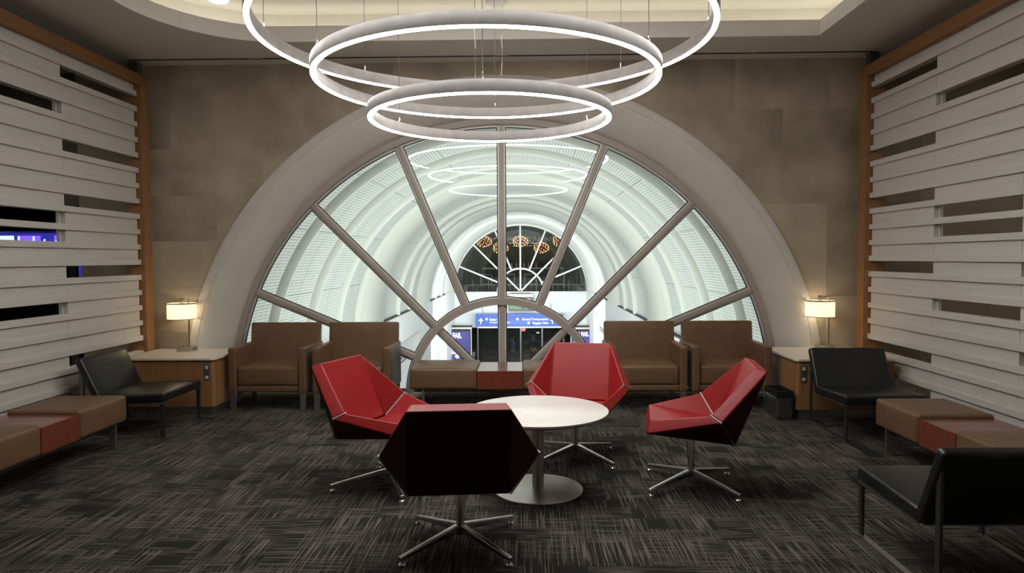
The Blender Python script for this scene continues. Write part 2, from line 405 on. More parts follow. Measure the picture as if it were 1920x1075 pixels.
# ---- end wall with tiles round the arch
wm = MB()
n = 72
pts = [(ACX+(R_OUT)*cos(pi*k/n), ACZ+(R_OUT)*sin(pi*k/n)) for k in range(n+1)]     # right -> left
XL, XR = -4.72, 8.0
for k in range(n):
    (xa,za),(xb,zb) = pts[k], pts[k+1]
    wm.add([(xb,YW+.003,zb),(xa,YW+.003,za),(xa,YW+.003,CZ+.3),(xb,YW+.003,CZ+.3),(xb,YW+.36,zb),(xa,YW+.36,za),(xa,YW+.36,CZ+.3),(xb,YW+.36,CZ+.3)],
           [(0,1,2,3),(5,4,7,6),(1,0,4,5)])
wm.box(XL, ACX-R_OUT, YW+.003, YW+.36, -.2, CZ+.3); wm.box(ACX+R_OUT, XR, YW+.003, YW+.36, -.2, CZ+.3)
wall = wm.build('wall_back', 'grout'); struct(wall, 'end wall of large brown-grey concrete-look tiles around the arched window', 'wall')
tn = [0]
def zarch(x):
    d = R_OUT**2-(x-ACX)**2
    return ACZ+sqrt(d) if d > 0 else -1
def tile(x0, x1, z0, z1):
    g = .0022; x0 += g; x1 -= g; z0 += g; z1 -= g
    zs = max(2, int((x1-x0)/.05)); xs = [x0+(x1-x0)*i/zs for i in range(zs+1)]
    cols = []
    for x in xs: cols.append((x, max(z0, zarch(x)+.002)))
    if all(z >= z1 for _, z in cols): return
    b = MB(); run = []
    for i in range(zs):
        (xa,za),(xb,zb) = cols[i], cols[i+1]
        if za >= z1 and zb >= z1: continue
        if za > z1: xa = xa+(xb-xa)*(za-z1)/(za-zb); za = z1
        if zb > z1: xb = xa+(xb-xa)*(z1-za)/(zb-za); zb = z1
        run.append(((xa,za),(xb,zb)))
    for (xa,za),(xb,zb) in run:
        b.add([(xa,YW,za),(xb,YW,zb),(xb,YW,z1),(xa,YW,z1),(xa,YW+.0028,za),(xb,YW+.0028,zb),(xb,YW+.0028,z1),(xa,YW+.0028,z1)],
              [(0,1,2,3),(0,4,5,1),(3,2,6,7)])
    (xa,za) = run[0][0]; (xb,zb) = run[-1][1]
    b.add([(xa,YW,za),(xa,YW,z1),(xa,YW+.0028,z1),(xa,YW+.0028,za),(xb,YW,zb),(xb,YW,z1),(xb,YW+.0028,z1),(xb,YW+.0028,zb)], [(0,1,2,3),(4,7,6,5)])
    tn[0] += 1
    b.build('tile', ('tile','tile2','tile3')[(tn[0]*7) % 3], wall)
U = .472
tile(-4.72, -4.20, 2.66, CZ); tile(-4.20, -3.73, 2.66, CZ); tile(-3.73, -3.257, 2.66, CZ); tile(-3.257, -2.313, 2.66, CZ)
tile(-2.313, -1.369, 2.66, CZ); tile(-1.369, -.425, 2.66, CZ); tile(-.425, .76, 2.66, CZ); tile(.76, 1.704, 2.4, CZ)
for z0, z1 in ((2.176,2.66),(1.695,2.176),(1.21,1.695),(.73,1.21),(.25,.73),(0,.25)):
    tile(-4.20, -3.257, z0, z1); tile(-4.72, -4.20, z0, z1)
for z0, z1 in ((1.695,2.66),(.73,1.695),(0,.73)): tile(-3.257, -2.313, z0, z1)
tile(1.704, 2.16, 2.05, CZ); tile(2.16, 3.117, 3.02, CZ); tile(3.117, 4.06, 3.02, CZ)
tile(2.16, 2.646, 2.05, 3.02); tile(2.646, 4.06, 2.05, 3.02)
for z0, z1 in ((1.09,2.05),(.13,1.09),(0,.13)): tile(2.16, 3.117, z0, z1); tile(3.117, 4.06, z0, z1)
for z0, z1 in ((2.5,CZ),(1.2,2.5),(0,1.2)):
    for x in (4.06, 5.4, 6.7): tile(x, min(x+1.34, 8.0), z0, z1)

# ---- arch surround (splayed reveal) as one painted moulding
b = MB().arch([(3.365,YW+.02),(3.365,YW-.022),(3.352,YW-.03),(3.285,YW-.03),(3.280,YW-.022),(3.272,YW-.022),(3.266,YW-.03),(3.24,YW-.026),
               (3.15,YW+.02),(3.06,YW+.085),(3.00,YW+.14),(2.965,YW+.19),(2.965,YW+.30),(3.365,YW+.30)], ACX, ACZ, n=96)
sr = b.build('trim_1', 'surround', smooth=True, fix=True); struct(sr, 'wide pale splayed surround around the arched window', 'trim')

# ---- arched fan window
YG = YW+.25
RW, RI = 2.90, 1.0
win = empty('window_1', (0,0,0)); struct(win, 'half-round fan window of radiating panes looking into the vaulted hall', 'window')
MB().arch([(2.975,YG-.06),(2.90,YG-.06),(2.90,YG+.07),(2.975,YG+.07)], ACX, ACZ, n=96).build('window_frame', 'mullion', win, smooth=True, fix=True)
MB().arch([(RI+.036,YG-.055),(RI-.036,YG-.055),(RI-.036,YG+.06),(RI+.036,YG+.06)], ACX, ACZ+.0, n=48).build('curved_mullion', 'mullion', win, smooth=True, fix=True)
mw = .047
for k in range(1, 8):
    a = pi*k/8; r0 = .0 if k in (2,4,6) else RI+.03
    d = Vector((cos(a),0,sin(a))); c = Vector((ACX,YG,ACZ))
    MB().bar(c+d*r0, c+d*2.915, mw, .075, upv=(0,1,0)).build('mullion', 'mullion', win, bevel=.004)
MB().box(ACX-2.97, ACX+2.97, YG-.07, YG+.08, -.01, .035).box(ACX-2.97, ACX+2.97, YG-.02, YG+.06, .035, .062).build('window_sill', 'bead', win)
hub = MB(); hub.prism_xz([(ACX+.13*cos(pi*k/10)*1.2, ACZ+.13*sin(pi*k/10)) for k in range(11)], YG-.058, YG+.05); hub.build('mullion_hub', 'mullion', win)
def sector(a0, a1, r0, r1, d, n=18):
    out = []
    def ang(r): return asin(min(.99, d/r))
    ro = r1-d; A0, A1 = a0+ang(ro), a1-ang(ro)
    out += [(ACX+ro*cos(A0+(A1-A0)*i/n), ACZ+ro*sin(A0+(A1-A0)*i/n)) for i in range(n+1)]
    if r0 < .05:
        rr = d/sin((a1-a0)/2); am = (a0+a1)/2; out += [(ACX+rr*cos(am), ACZ+rr*sin(am))]*(n+1)
    else:
        ri = r0+d; A0, A1 = a0+ang(ri), a1-ang(ri)
        out += [(ACX+ri*cos(A1+(A0-A1)*i/n), ACZ+ri*sin(A1+(A0-A1)*i/n)) for i in range(n+1)]
    return out
def strip(po, pi_, y0, y1):
    m = len(po); b = MB()
    vs = [(x,y0,z) for x,z in po]+[(x,y0,z) for x,z in pi_]+[(x,y1,z) for x,z in po]+[(x,y1,z) for x,z in pi_]
    fs = []
    for i in range(m):
        j = (i+1) % m
        fs += [(i,j,m+j,m+i),(2*m+j,2*m+i,3*m+i,3*m+j),(m+i,m+j,3*m+j,3*m+i),(j,i,2*m+i,2*m+j)]
    return b.add(vs, fs)
panes = [(pi*k/8, pi*(k+1)/8, RI, RW) for k in range(8)]+[(pi*k/4, pi*(k+1)/4, 0, RI) for k in range(4)]
for a0, a1, r0, r1 in panes:
    dd = mw/2-.004
    rr0 = r0+.008 if r0 else 0
    gp = MB().prism_xz(sector(a0,a1,rr0,r1+dd-.01,dd+.006), YG-.004, YG+.004).build('pane', 'glass', win)
    strip(sector(a0,a1,rr0,r1+dd-.004,dd), sector(a0,a1,rr0,r1+dd-.004,dd+.022), YG-.02, YG-.006).build('glazing_bead', 'bead', win)
    strip(sector(a0,a1,rr0,r1+dd-.004,dd+.022), sector(a0,a1,rr0,r1+dd-.004,dd+.031), YG-.012, YG-.005).build('gasket', 'gasket', win)

# ---- ceilings
def tray_outline(off):
    """counter-clockwise outline of the raised tray; off > 0 grows it"""
    x1, y1, x0, y0 = 2.715+off, 6.42+off, -3.22-off, -2.6
    r = .95+off
    o = [(x1,y0),(x1,y1)]
    o += [(x0+r+0.0-r*sin(pi/2*i/14), y1-r*1.15+r*1.15*cos(pi/2*i/14)) for i in range(15)]
    o += [(x0,y0)]
    return o
O0 = tray_outline(0)
cb = bmesh.new()
outer = [(-9.5,-3.5),(8.0,-3.5),(8.0,7.5),(-9.5,7.5)]
# ceiling with a hole: strips from outline to the outer rectangle
def strips_ceiling(z, zt):
    b = MB()
    ol = O0
    y0t, y1t = -2.6, 6.42
    b.box(-9.5, 8.0, y1t, YW+.36, z, zt); b.box(-9.5, 8.0, -3.5, y0t, z, zt); b.box(2.715, 8.0, y0t, y1t, z, zt)
    xl = -3.22; b.box(-9.5, xl, y0t, y1t, z, zt)
    cor = [(xl,y1t)]+[p for p in reversed(ol[2:17])]
    b.prism([(xl,y1t)]+[p for p in reversed(ol[2:17])][0:], z, zt)
    return b
ce = strips_ceiling(CZ, CZ+.08).build('ceiling', 'plaster', fix=True)
struct(ce, 'grey painted lower ceiling around the raised lit tray', 'ceiling')
def wallstrip(ol, th, z0, z1, inward=True):
    b = MB(); m = len(ol); s = -1 if inward else 1
    other = tray_outline(th)
    vs = [(x,y,z0) for x,y in ol]+[(x,y,z1) for x,y in ol]+[(x,y,z0) for x,y in other]+[(x,y,z1) for x,y in other]
    fs = []
    for i in range(m):
        j = (i+1) % m
        fs += [(i,j,m+j,m+i),(2*m+j,2*m+i,3*m+i,3*m+j),(j,i,2*m+i,2*m+j),(m+i,m+j,3*m+j,3*m+i)]
    return b.add(vs, fs)
wallstrip(tray_outline(-.010), .03, CZ-.002, CZ+.14).build('trim_2', 'lip', ce, fix=True)['label'] = 'upright pale fascia of the ceiling tray'
wallstrip(tray_outline(-.022), -.008, CZ-.008, CZ+.022).build('tray_bead', 'lip', ce, fix=True)
wallstrip(tray_outline(.03), .30, CZ+.088, CZ+.10).build('cove_shelf', 'cove', ce, fix=True)
wallstrip(tray_outline(.30), .34, CZ+.08, CZ2+.02).build('cove_wall', 'cove', ce, fix=True)
oc = tray_outline(.33)
up_c = MB().prism(oc, CZ2, CZ2+.06).build('raised_ceiling', 'cove', ce, fix=True); up_c['label'] = 'cream raised ceiling washed by hidden cove light'
# hidden cove strip light on the shelf
wallstrip(tray_outline(.15), .19, CZ+.102, CZ+.112).build('cove_light', 'coveled', ce, fix=True)
# slot diffuser along the end wall
b = box(-4.02, 3.49, YW-.225, YW-.20, CZ-.006, CZ-.001).build('slot_diffuser', 'dark', None); tag(b, 'thin black linear air slot in the ceiling along the end wall', 'vent')
# sprinkler covers in the lower ceiling, small canopies above
for x, y in ((-2.72,6.93),(-.23,6.93),(2.25,6.97)):
    o = MB().ringlathe([(.052,CZ-.006),(.060,CZ-.006),(.060,CZ),(.052,CZ)], n=24, c=(x,y)).lathe([(0.0,CZ-.004),(.050,CZ-.004),(.050,CZ),(0.0,CZ)], 24, (x,y)).build('sprinkler_cover', 'plaster')
    tag(o, 'flat round sprinkler cover in the lower ceiling '+{-2.72:'near its left end', -.23:'above the middle of the window', 2.25:'near its right end'}[x], 'sprinkler', 'sprinkler covers in the lower ceiling')
# corridor walls beyond the slatted screens
struct(box(6.6, 6.8, -3.5, 7.3, 0, CZ).build('wall_right', 'corridor'), 'dim wall seen through the gaps of the right screen', 'wall')
struct(box(-9.7, -9.5, -3.5, 12.0, 0, CZ+.3).build('wall_left', 'darkwall'), 'dark far wall behind the left screen', 'wall')
struct(box(-9.5, 8.0, -3.7, -3.5, 0, CZ+.5).build('wall_front', 'darkwall'), 'wall behind the viewer', 'wall')
# bar room beyond the left screen
struct(box(-9.5, -4.72, 7.5, 12.0, -.2, 0).build('floor', 'hallfloor'), 'dark polished floor of the bar beyond the screen', 'floor')
struct(box(-9.5, -4.72, 7.5, 12.0, 2.75, 2.95).build('ceiling', 'soffit'), 'dark low soffit above the bar beyond the screen', 'ceiling')
struct(box(-9.5, -4.72, 10.4, 10.6, 0, 2.75).build('wall_back', 'darkwall'), 'dark wall of the bar beyond the screen', 'wall')
struct(box(-4.78, -4.72, YW+.36, 10.4, 0, 2.95).build('wall_side', 'corridor'), 'return wall beside the bar beyond the screen', 'wall')
struct(box(-9.5, -4.72, 7.40, 7.5, 2.1, CZ).build('ceiling_bulkhead', 'corridor'), 'grey bulkhead above the opening to the bar', 'ceiling')

# ================================================================== SLATTED SCREENS
PITCH_S, B12 = .156, 1.452
def screen(side, xf, y_end, post_x, label):
    s = side                      # +1 right, -1 left : screen lies outward (x*s larger) of xf
    root = empty('slatted_screen', (xf, y_end, 0)); tag(root, label, 'screen')
    def bx(x0, x1, y0, y1, z0, z1):
        a, c = sorted((x0*s, x1*s)); return box(a-xf, c-xf, y0-y_end, y1-y_end, z0, z1)
    X = abs(xf); y_near = -1.2
    SL = 1.10 if s < 0 else 1.035
    secs = [(y_end-SL, y_end), (y_end-2*SL, y_end-SL), (y_end-3*SL, y_end-2*SL), (y_end-4*SL, y_end-3*SL), (y_near, y_end-4*SL)]
    A, Bq = {1,5,8,12,17,19}, {3,9,10,14}
    opens = [A, Bq, {1,5,7,12,16}, Bq, {6,13}]
    for k in range(1, 22):
        z = B12+(12-k)*PITCH_S
        if z < .03: continue
        bx(X, X+.075, y_near, y_end+.015, z, z+.052).build('batten', 'slat', root, bevel=.002, segs=1)
        lo = z-PITCH_S+.052
        for (ya, yb), op in zip(secs, opens):
            if k in op: continue
            if lo < 0.01: continue
            bx(X+.022, X+.062, ya+.0015, yb-.0015, lo, z).build('board', 'slat', root)
    z1 = B12+11*PITCH_S+.052
    for (ya, yb) in secs: bx(X+.022, X+.062, ya+.0015, yb-.0015, z1, 3.285).build('board', 'slat', root)
    zl = B12+(12-21)*PITCH_S
    # post and beam of oak, stub to the ceiling
    P = abs(post_x)
    bx(P, P+.20, y_end+.016, y_end+.16, 0, 3.28).build('post', 'oak', root, bevel=.003, segs=1)
    bx(P, P+.20, y_near, y_end+.16, 3.28, 3.39).build('top_beam', 'beam', root, bevel=.003, segs=1)
    st = bx(P+.05, P+.14, y_end+.05, y_end+.14, 3.39, CZ-.001).build('ceiling_stub', 'plate', root)
    st['label'] = 'dark steel stub between beam and ceiling'
    for yy in (y_end-2.44, y_end-4.88): bx(P+.05, P+.14, yy-.04, yy+.04, 3.39, CZ-.001).build('ceiling_stub', 'plate', root)
    for yy in (y_end-SL, y_end-2*SL, y_end-3*SL, y_end-4*SL):
        bx(X+.062, X+.09, yy-.016, yy+.016, .0, 3.285).build('upright', 'slat', root)
    return root
screen(-1, -3.955, 6.93, -3.915, 'white slatted wood screen with oak frame along the left side of the lounge')
screen(1, 3.430, 6.90, 3.385, 'white slatted wood screen with oak frame along the right side of the lounge')

# ================================================================== RING PENDANTS
def ring_lamp(cx, cy, zb, R, wires, label, hh=.075, ww=.04):
    root = empty('ring_pendant', (cx, cy, zb)); tag(root, label, 'pendant lamp', 'three stacked glowing ring pendants')
    MB().ringlathe([(R,.008),(R,hh),(R-ww,hh),(R-ww,.008),(R-ww+.003,.0),(R-ww+.003,.012),(R-.003,.012),(R-.003,.0)], n=128).build('ring_housing', 'ringmetal', root, smooth=True, fix=True)
    MB().ringlathe([(R-.0035,.010),(R-.0035,-.006),(R-.010,-.010),(R-ww*.5,-.011),(R-ww+.010,-.010),(R-ww+.0035,-.006),(R-ww+.0035,.010)], n=128).build('light_strip', 'ringlight', root, smooth=True, fix=True)
    top = CZ2-zb
    for a in wires:
        a = radians(a); x, y = (R-ww/2)*cos(a), (R-ww/2)*sin(a)
        wv = MB().tube([(x,y,hh+.03),(x+random.uniform(-.002,.002),y,top)], .0022, 5)
        o = wv.build('wire', 'dksteel', root, smooth=True)
        MB().lathe([(0,hh),(.007,hh),(.007,hh+.03),(.003,hh+.045),(0,hh+.045)], 8, (x,y)).build('wire_grip', 'chrome', o, smooth=True)
        MB().lathe([(0,top-.012),(.016,top-.012),(.016,top),(0,top)], 10, (x,y)).build('ceiling_anchor', 'socket', o, smooth=True)
    a = radians(wires[0]-3); x, y = (R-ww/2)*cos(a), (R-ww/2)*sin(a)
    pts = [(x, y, hh)]+[(x+.006*sin(i*1.9+R), y, hh+.04+(top-hh-.05)*i/9) for i in range(1, 9)]+[(x, y, top)]
    MB().tube(pts, .003, 6).build('power_cable', 'socket', root, smooth=True)
    return root
ring_lamp(-.25, 4.90, 2.478, .858, (-90, 30, 150), 'smallest and lowest of the three glowing ring pendants')
ring_lamp(-.258, 4.73, 2.703, 1.172, (90, 210, 330), 'middle-sized of the three glowing ring pendants')
ring_lamp(-.266, 4.57, 2.945, 1.490, (0, 45, 90, 135, 180, 225, 270, 315), 'largest and highest of the three glowing ring pendants', hh=.085)
o = MB().lathe([(0,CZ2-.03),(.09,CZ2-.03),(.10,CZ2-.02),(.10,CZ2),(0,CZ2)], 28, (-.26, 6.40)).build('ceiling_canopy', 'socket', smooth=True, fix=True)
tag(o, 'white round canopy on the raised ceiling behind the ring pendants', 'canopy')
o = MB().lathe([(0,CZ2-.02),(.08,CZ2-.02),(.09,CZ2-.01),(.09,CZ2),(0,CZ2)], 28, (-2.80, 6.28)).build('downlight', 'signwhite', smooth=True, fix=True)
tag(o, 'small round recessed downlight at the curved end of the raised ceiling', 'light')

# ================================================================== RED SWIVEL CHAIRS
def red_chair():
    root = empty('swivel_chair'); tag(root, '', 'chair', 'red faceted swivel chairs around the low round table')
    B = [(-.249,-.245,.338),(.249,-.245,.338)]; T = [(-.245,-.435,.800),(.245,-.435,.800)]; W = [(-.405,-.145,.512),(.405,-.145,.512)]
    Bi = [(-.228,-.175,.398),(.228,-.175,.398)]; Ti = [(-.222,-.365,.822),(.222,-.365,.822)]; Wi = [(-.350,-.088,.545),(.350,-.088,.545)]
    Fo = [(-.262,.292,.392),(.262,.292,.392)]; Fi = [(-.232,.268,.478),(.232,.268,.478)]
    # outer fabric, darkened for the shade behind and beneath, + inner leather are one upholstered solid each
    g = .004
    def shell(v, faces, name, m, inset=0):
        return MB().add(v, faces).build(name, m, root, bevel=.010, segs=3, fix=True)
    #  backrest: 0,1 B  2,3 T  4,5 W  6,7 Bi  8,9 Ti  10,11 Wi
    up_ = lambda p: (p[0], p[1]-g, p[2]+g)
    v = [up_(p) for p in B]+T+[up_(p) for p in W]+[up_(p) for p in Bi]+Ti+[up_(p) for p in Wi]
    fs = [(0,1,3,2),(1,5,3),(4,0,2),(7,6,8,9),(7,9,11),(6,10,8),(2,3,9,8),(3,5,11,9),(4,2,8,10),(5,1,7,11),(0,4,10,6),(1,0,6,7)]
    back = shell(v, fs, 'backrest', 'red')
    back.data.materials.append(M['shadered'])
    for p in back.data.polygons:
        n = p.normal
        if n.y < -.35 and p.index in (0,1,2): p.material_index = 1
    v = [(p[0],p[1]+g,p[2]) for p in B]+Fo+[(p[0],p[1]+g,p[2]-g*.5) for p in W]+[(p[0],p[1]+g,p[2]) for p in Bi]+Fi+[(p[0],p[1]+g,p[2]-g*.5) for p in Wi]
    fs = [(0,1,3,2),(1,5,3),(4,0,2),(7,6,8,9),(7,9,11),(6,10,8),(2,3,9,8),(3,5,11,9),(4,2,8,10),(5,1,7,11),(0,4,10,6),(1,0,6,7)]
    seat = shell(v, fs, 'seat', 'red')
    seat.data.materials.append(M['shadered'])
    for p in seat.data.polygons:
        if p.index in (0,1,2): p.material_index = 1
    # piping on the folds between panels and wings, darkened to draw the shaded creases
    for i in (0, 1):
        MB().tube([Vector(Bi[i])+Vector((0,.001,.004)), Vector(Ti[i])+Vector((0,.002,-.006))], .0032, 6).build('piping', 'piping', back)
        MB().tube([Vector(Bi[i])+Vector((0,.006,.001)), Vector(Fi[i])+Vector((0,-.008,.000))], .0028, 6).build('piping', 'piping', seat)
    # chrome seam strip, its bright and dark reflections put into two colours
    for i in (0, 1):
        s = (-1, 1)[i]
        for pair, wd, mn in ((((B[i], W[i]),), .005, 'dksteel'), (((W[i], Wi[i]), (Wi[i], Bi[i])), .007, 'glintmetal')):
            m_ = MB()
            for a, c in pair: m_.bar(Vector(a)+Vector((s*.001,0,.001)), Vector(c)+Vector((s*.001,0,.001)), wd, wd)
            m_.build('seam_strip', mn, root)
    # pedestal
    MB().lathe([(0,.335),(.075,.335),(.075,.348),(0,.348)], 20).build('seat_plate', 'dksteel', root, smooth=True)
    MB().lathe([(0,.055),(.030,.055),(.032,.075),(.021,.085),(.021,.20),(.0265,.20),(.0265,.34),(0,.34)], 28).build('column', 'chrome', root, smooth=True)
    for k in range(4):
        a = radians(45+90*k); d = Vector((cos(a), sin(a), 0))
        leg = MB().bar(d*.018+Vector((0,0,.088)), d*.385+Vector((0,0,.037)), .034, .040, .026, .020).build('leg', 'alu', root, bevel=.005, segs=2)
        MB().lathe([(0,0),(.017,0),(.019,.006),(.014,.014),(.007,.018),(.007,.030),(0,.030)], 16, (d.x*.372, d.y*.372)).build('glide', 'chrome', leg, smooth=True)
    return root
chair0 = red_chair()
RC = [((-.352, 3.53, 0), 5.3, 'red faceted swivel chair nearest the viewer, seen from behind'),
      ((-.915, 4.47, 0), -111.1, 'red faceted swivel chair left of the round table'),
      ((.365, 5.08, 0), 167.8, 'red faceted swivel chair facing the viewer behind the round table'),
      ((1.078, 4.46, 0), 80.6, 'red faceted swivel chair right of the round table')]
LEGROT = [45.3, 22.9, 40.3, 35.8]
for i, ((loc, rz, lab), lr) in enumerate(zip(RC, LEGROT)):
    c = chair0 if i == 0 else dup(chair0)
    c.location = loc; c.rotation_euler = (0,0,radians(rz)); c['label'] = lab
    for ch in c.children:      # the swivel base keeps its own direction
        if ch.name.startswith('leg'): ch.rotation_euler = (0,0,radians(lr-45-rz))

# ================================================================== ROUND TABLE
t = empty('coffee_table', (.072, 4.37, 0)); tag(t, 'low round white-topped table on a steel pedestal amid the red chairs', 'table')
MB().lathe([(0,.502),(.438,.502),(.450,.508),(.453,.514),(.453,.520),(.449,.523),(0,.523)], 96).build('tabletop', 'white_top', t, smooth=True)
MB().lathe([(0,.494),(.425,.494),(.436,.502),(0,.502)], 96).build('top_edge', 'dark', t, smooth=True)
MB().lathe([(0,.012),(.0375,.012),(.0375,.494),(0,.494)], 40).build('stem', 'steel', t, smooth=True)
MB().lathe([(0,0),(.285,0),(.291,.004),(.288,.009),(.20,.016),(.06,.022),(.0,.022)], 96).build('base_disc', 'steel', t, smooth=True)

# ================================================================== BROWN ARMCHAIRS
def armchair():
    root = empty('armchair'); tag(root, '', 'chair', 'brown leather armchairs along the window')
    hw = .385     # half width; origin at the centre of the front edge line, y runs back
    for s in (-1, 1):
        x = s*(hw-.038)
        arm = MB().rbox(0,0,0, .038, .30, .222, .016, mtx=Matrix.Translation((x, .31, .408))).build('armrest', 'brown', root, smooth=True)
        box(*sorted((s*(hw-.001), s*(hw+.004))), .07, .54, .22, .575).build('side_panel', 'plate', arm, bevel=.002, segs=1)
        for y in (.035, .57):
            leg = box(x-.028, x+.028, y-.012, y+.012, .006, .19).build('leg', 'steel', root, bevel=.002, segs=1)
            box(x-.030, x+.030, y-.016, y+.016, 0, .007).build('foot_plate', 'chrome', leg)
    MB().rbox(0,0,0, hw-.079, .27, .095, .026, puff=(0,.006,.014), mtx=Matrix.Translation((0, .30, .345))).build('seat_cushion', 'brown', root, smooth=True)
    MB().rbox(0,0,0, hw-.077, .28, .028, .010, mtx=Matrix.Translation((0, .315, .222))).build('seat_rail', 'brown', root, smooth=True)
    mt = Matrix.Translation((0, .565, .53)) @ Matrix.Rotation(radians(-7), 4, 'X')
    MB().rbox(0,0,0, hw-.020, .048, .300, .018, puff=(0,.010,0), mtx=mt).build('backrest', 'brown', root, smooth=True)
    return root
ac = armchair()
AC = [(-2.552, 6.605, 'leftmost brown leather armchair, beside the lamp table'),
      (-1.720, 6.605, 'brown leather armchair between the leftmost armchair and the window bench'),
      (1.185, 6.62, 'brown leather armchair right of the bench, half hidden by a red chair'),
      (2.000, 6.62, 'brown leather armchair at the right end of the window, beside the waste bin')]
for i, (x, y, lab) in enumerate(AC):
    c = ac if i == 0 else dup(ac)
    c.location = (x, y, 0); c['label'] = lab

# ================================================================== BENCHES WITH WOODEN TABLE BLOCK
def bench(loc, rz, c1, wd, c2, depth, label, height=.415, legs=(.10,)):
    """along local x from 0; front face at y = 0, back at y = depth"""
    root = empty('bench', loc, rz); tag(root, label, 'bench', 'brown cushioned benches with a cherry wood table block')
    zb = .205
    def cushion(x0, x1):
        MB().rbox(0,0,0, (x1-x0)/2-.002, depth/2, (height-zb)/2, .026, puff=(0,.004,.006), mtx=Matrix.Translation(((x0+x1)/2, depth/2, (height+zb)/2))).build('seat_cushion', 'brown', root, smooth=True)
    cushion(0, c1); cushion(c1+wd, c1+wd+c2)
    box(c1+.002, c1+wd-.002, .008, depth-.008, zb+.004, height-.026).build('table_block', 'cherry', root, bevel=.002, segs=1)
    tot = c1+wd+c2
    box(.04, tot-.04, .06, depth-.06, zb-.03, zb).build('frame', 'dksteel', root)
    for x in (.13, tot-.13):
        for y in (.045, depth-.045):
            leg = box(x-.012, x+.012, y-.026, y+.026, .006, zb-.0).build('leg', 'steel', root, bevel=.002, segs=1)
            box(x-.015, x+.015, y-.03, y+.03, 0, .007).build('foot_plate', 'chrome', leg)
    return root
bench((-1.155, 6.66, 0), 0, .665, .45, .665, .60, 'brown bench with cherry wood block in front of the window')
bench((-3.215, 3.86, 0), radians(90), .56, .39, .58, .55, 'brown bench with cherry wood block against the left screen')
bench((2.665, 5.24, 0), radians(-90), .57, .40, .58, .53, 'brown bench with cherry wood block against the right screen')

# ================================================================== BLACK LOUNGE CHAIRS
def black_chair():
    root = empty('lounge_chair'); tag(root, '', 'chair', 'armless black leather lounge chairs')
    hw = .335
    mt = Matrix.Translation((0, .075, .332)) @ Matrix.Rotation(radians(2.5), 4, 'X')
    MB().rbox(0,0,0, hw, .285, .038, .020, puff=(0,.0,.010), mtx=mt).build('seat', 'black', root, smooth=True)
    mt = Matrix.Translation((0, -.285, .480)) @ Matrix.Rotation(radians(25), 4, 'X')
    MB().rbox(0,0,0, hw, .032, .208, .022, puff=(0,.008,0), mtx=mt).build('backrest', 'black', root, smooth=True)
    for s in (-1, 1):
        x = s*(hw-.018)
        MB().bar((x,.335,0.0),(x,.335,.300), .034, .014, upv=(1,0,0)).build('front_leg', 'dksteel', root)
        rl = MB().bar((x,-.345,0.0),(x,-.345,.60), .034, .014, upv=(1,0,0)).build('rear_leg', 'dksteel', root)
        MB().bar((x,-.342,.006),(x,.342,.006), .036, .012).build('floor_runner', 'steel', root)
        MB().bar((x,-.20,.286),(x,.342,.296), .030, .014).build('side_rail', 'steel', root)
        MB().bar((x,-.345,.60),(x,-.195,.30), .030, .012).build('back_rail', 'steel', root)
    MB().bar((-hw+.02,-.349,.585),(hw-.02,-.349,.585), .012, .030).build('cross_bar', 'dksteel', root)
    MB().bar((-hw+.02,-.215,.290),(hw-.02,-.215,.290), .030, .012).build('cross_bar', 'dksteel', root)
    return root
bc = black_chair()
for i, (loc, rz, lab) in enumerate([((2.105, 3.30, 0), 0, 'black leather lounge chair at the right edge with its back to the viewer'),
        ((-3.40, 5.95, 0), -90, 'black leather lounge chair between the left bench and lamp table'),
        ((2.89, 5.84, 0), 180, 'black leather lounge chair in front of the right lamp table')]):
    c = bc if i == 0 else dup(bc)
    c.location = loc; c.rotation_euler = (0,0,radians(rz)); c['label'] = lab

# ================================================================== LAMP TABLES
def lamp_table(s, xe, yf, label):
    """s=-1 left, 1 right; xe = inner edge x, yf = front y"""
    root = empty('lamp_table', (xe, yf, 0)); tag(root, label, 'table', 'oak lamp tables with pale stone tops')
    wdt = (3.905+xe if s < 0 else 3.375-xe); D = 7.14-yf
    def pl(x): return x*s          # x outward from the inner edge
    def poly(p):
        q = [(pl(x), y) for x, y in p]; return q if s > 0 else q[::-1]
    c = .03
    body = poly([(.02,c+.015),(c+.01,.02),(wdt,.02),(wdt,D),(.02,D)])
    MB().prism(body, .085, .535).build('cabinet', 'oak', root, bevel=.002, segs=1, fix=True)
    MB().prism(poly([(.05,c+.03),(c+.02,.05),(wdt-.01,.05),(wdt-.01,D),(.05,D)]), 0, .085).build('plinth', 'steel', root, fix=True)
    MB().prism(poly([(0,c),(c,0),(wdt,0),(wdt,D),(0,D)]), .536, .558).build('tabletop', 'stone_top', root, bevel=.003, segs=2, fix=True)
    return root
tl = lamp_table(-1, -2.98, 6.43, 'oak lamp table with pale stone top in the left corner')
tr = lamp_table(1, 2.465, 6.27, 'oak lamp table with pale stone top in the right corner')
def outlet(par, s, x, y):
    p = box(x-.027, x+.027, y-.006, y, .345, .495).build('outlet_plate', 'plate', par, bevel=.002, segs=1)
    for z in (.372, .468):
        box(x-.014, x+.014, y-.009, y-.006, z-.014, z+.014).build('socket', 'socket', p)
        box(x-.006, x-.003, y-.0096, y-.009, z-.004, z+.006).box(x+.003, x+.006, y-.0096, y-.009, z-.004, z+.006).build('socket_slot', 'dark', p)
    MB().box(x-.008, x+.008, y-.008, y-.006, .415, .425).build('switch', 'dark', p)
outlet(tl, -1, -.085, .02); outlet(tr, 1, .082, .02)

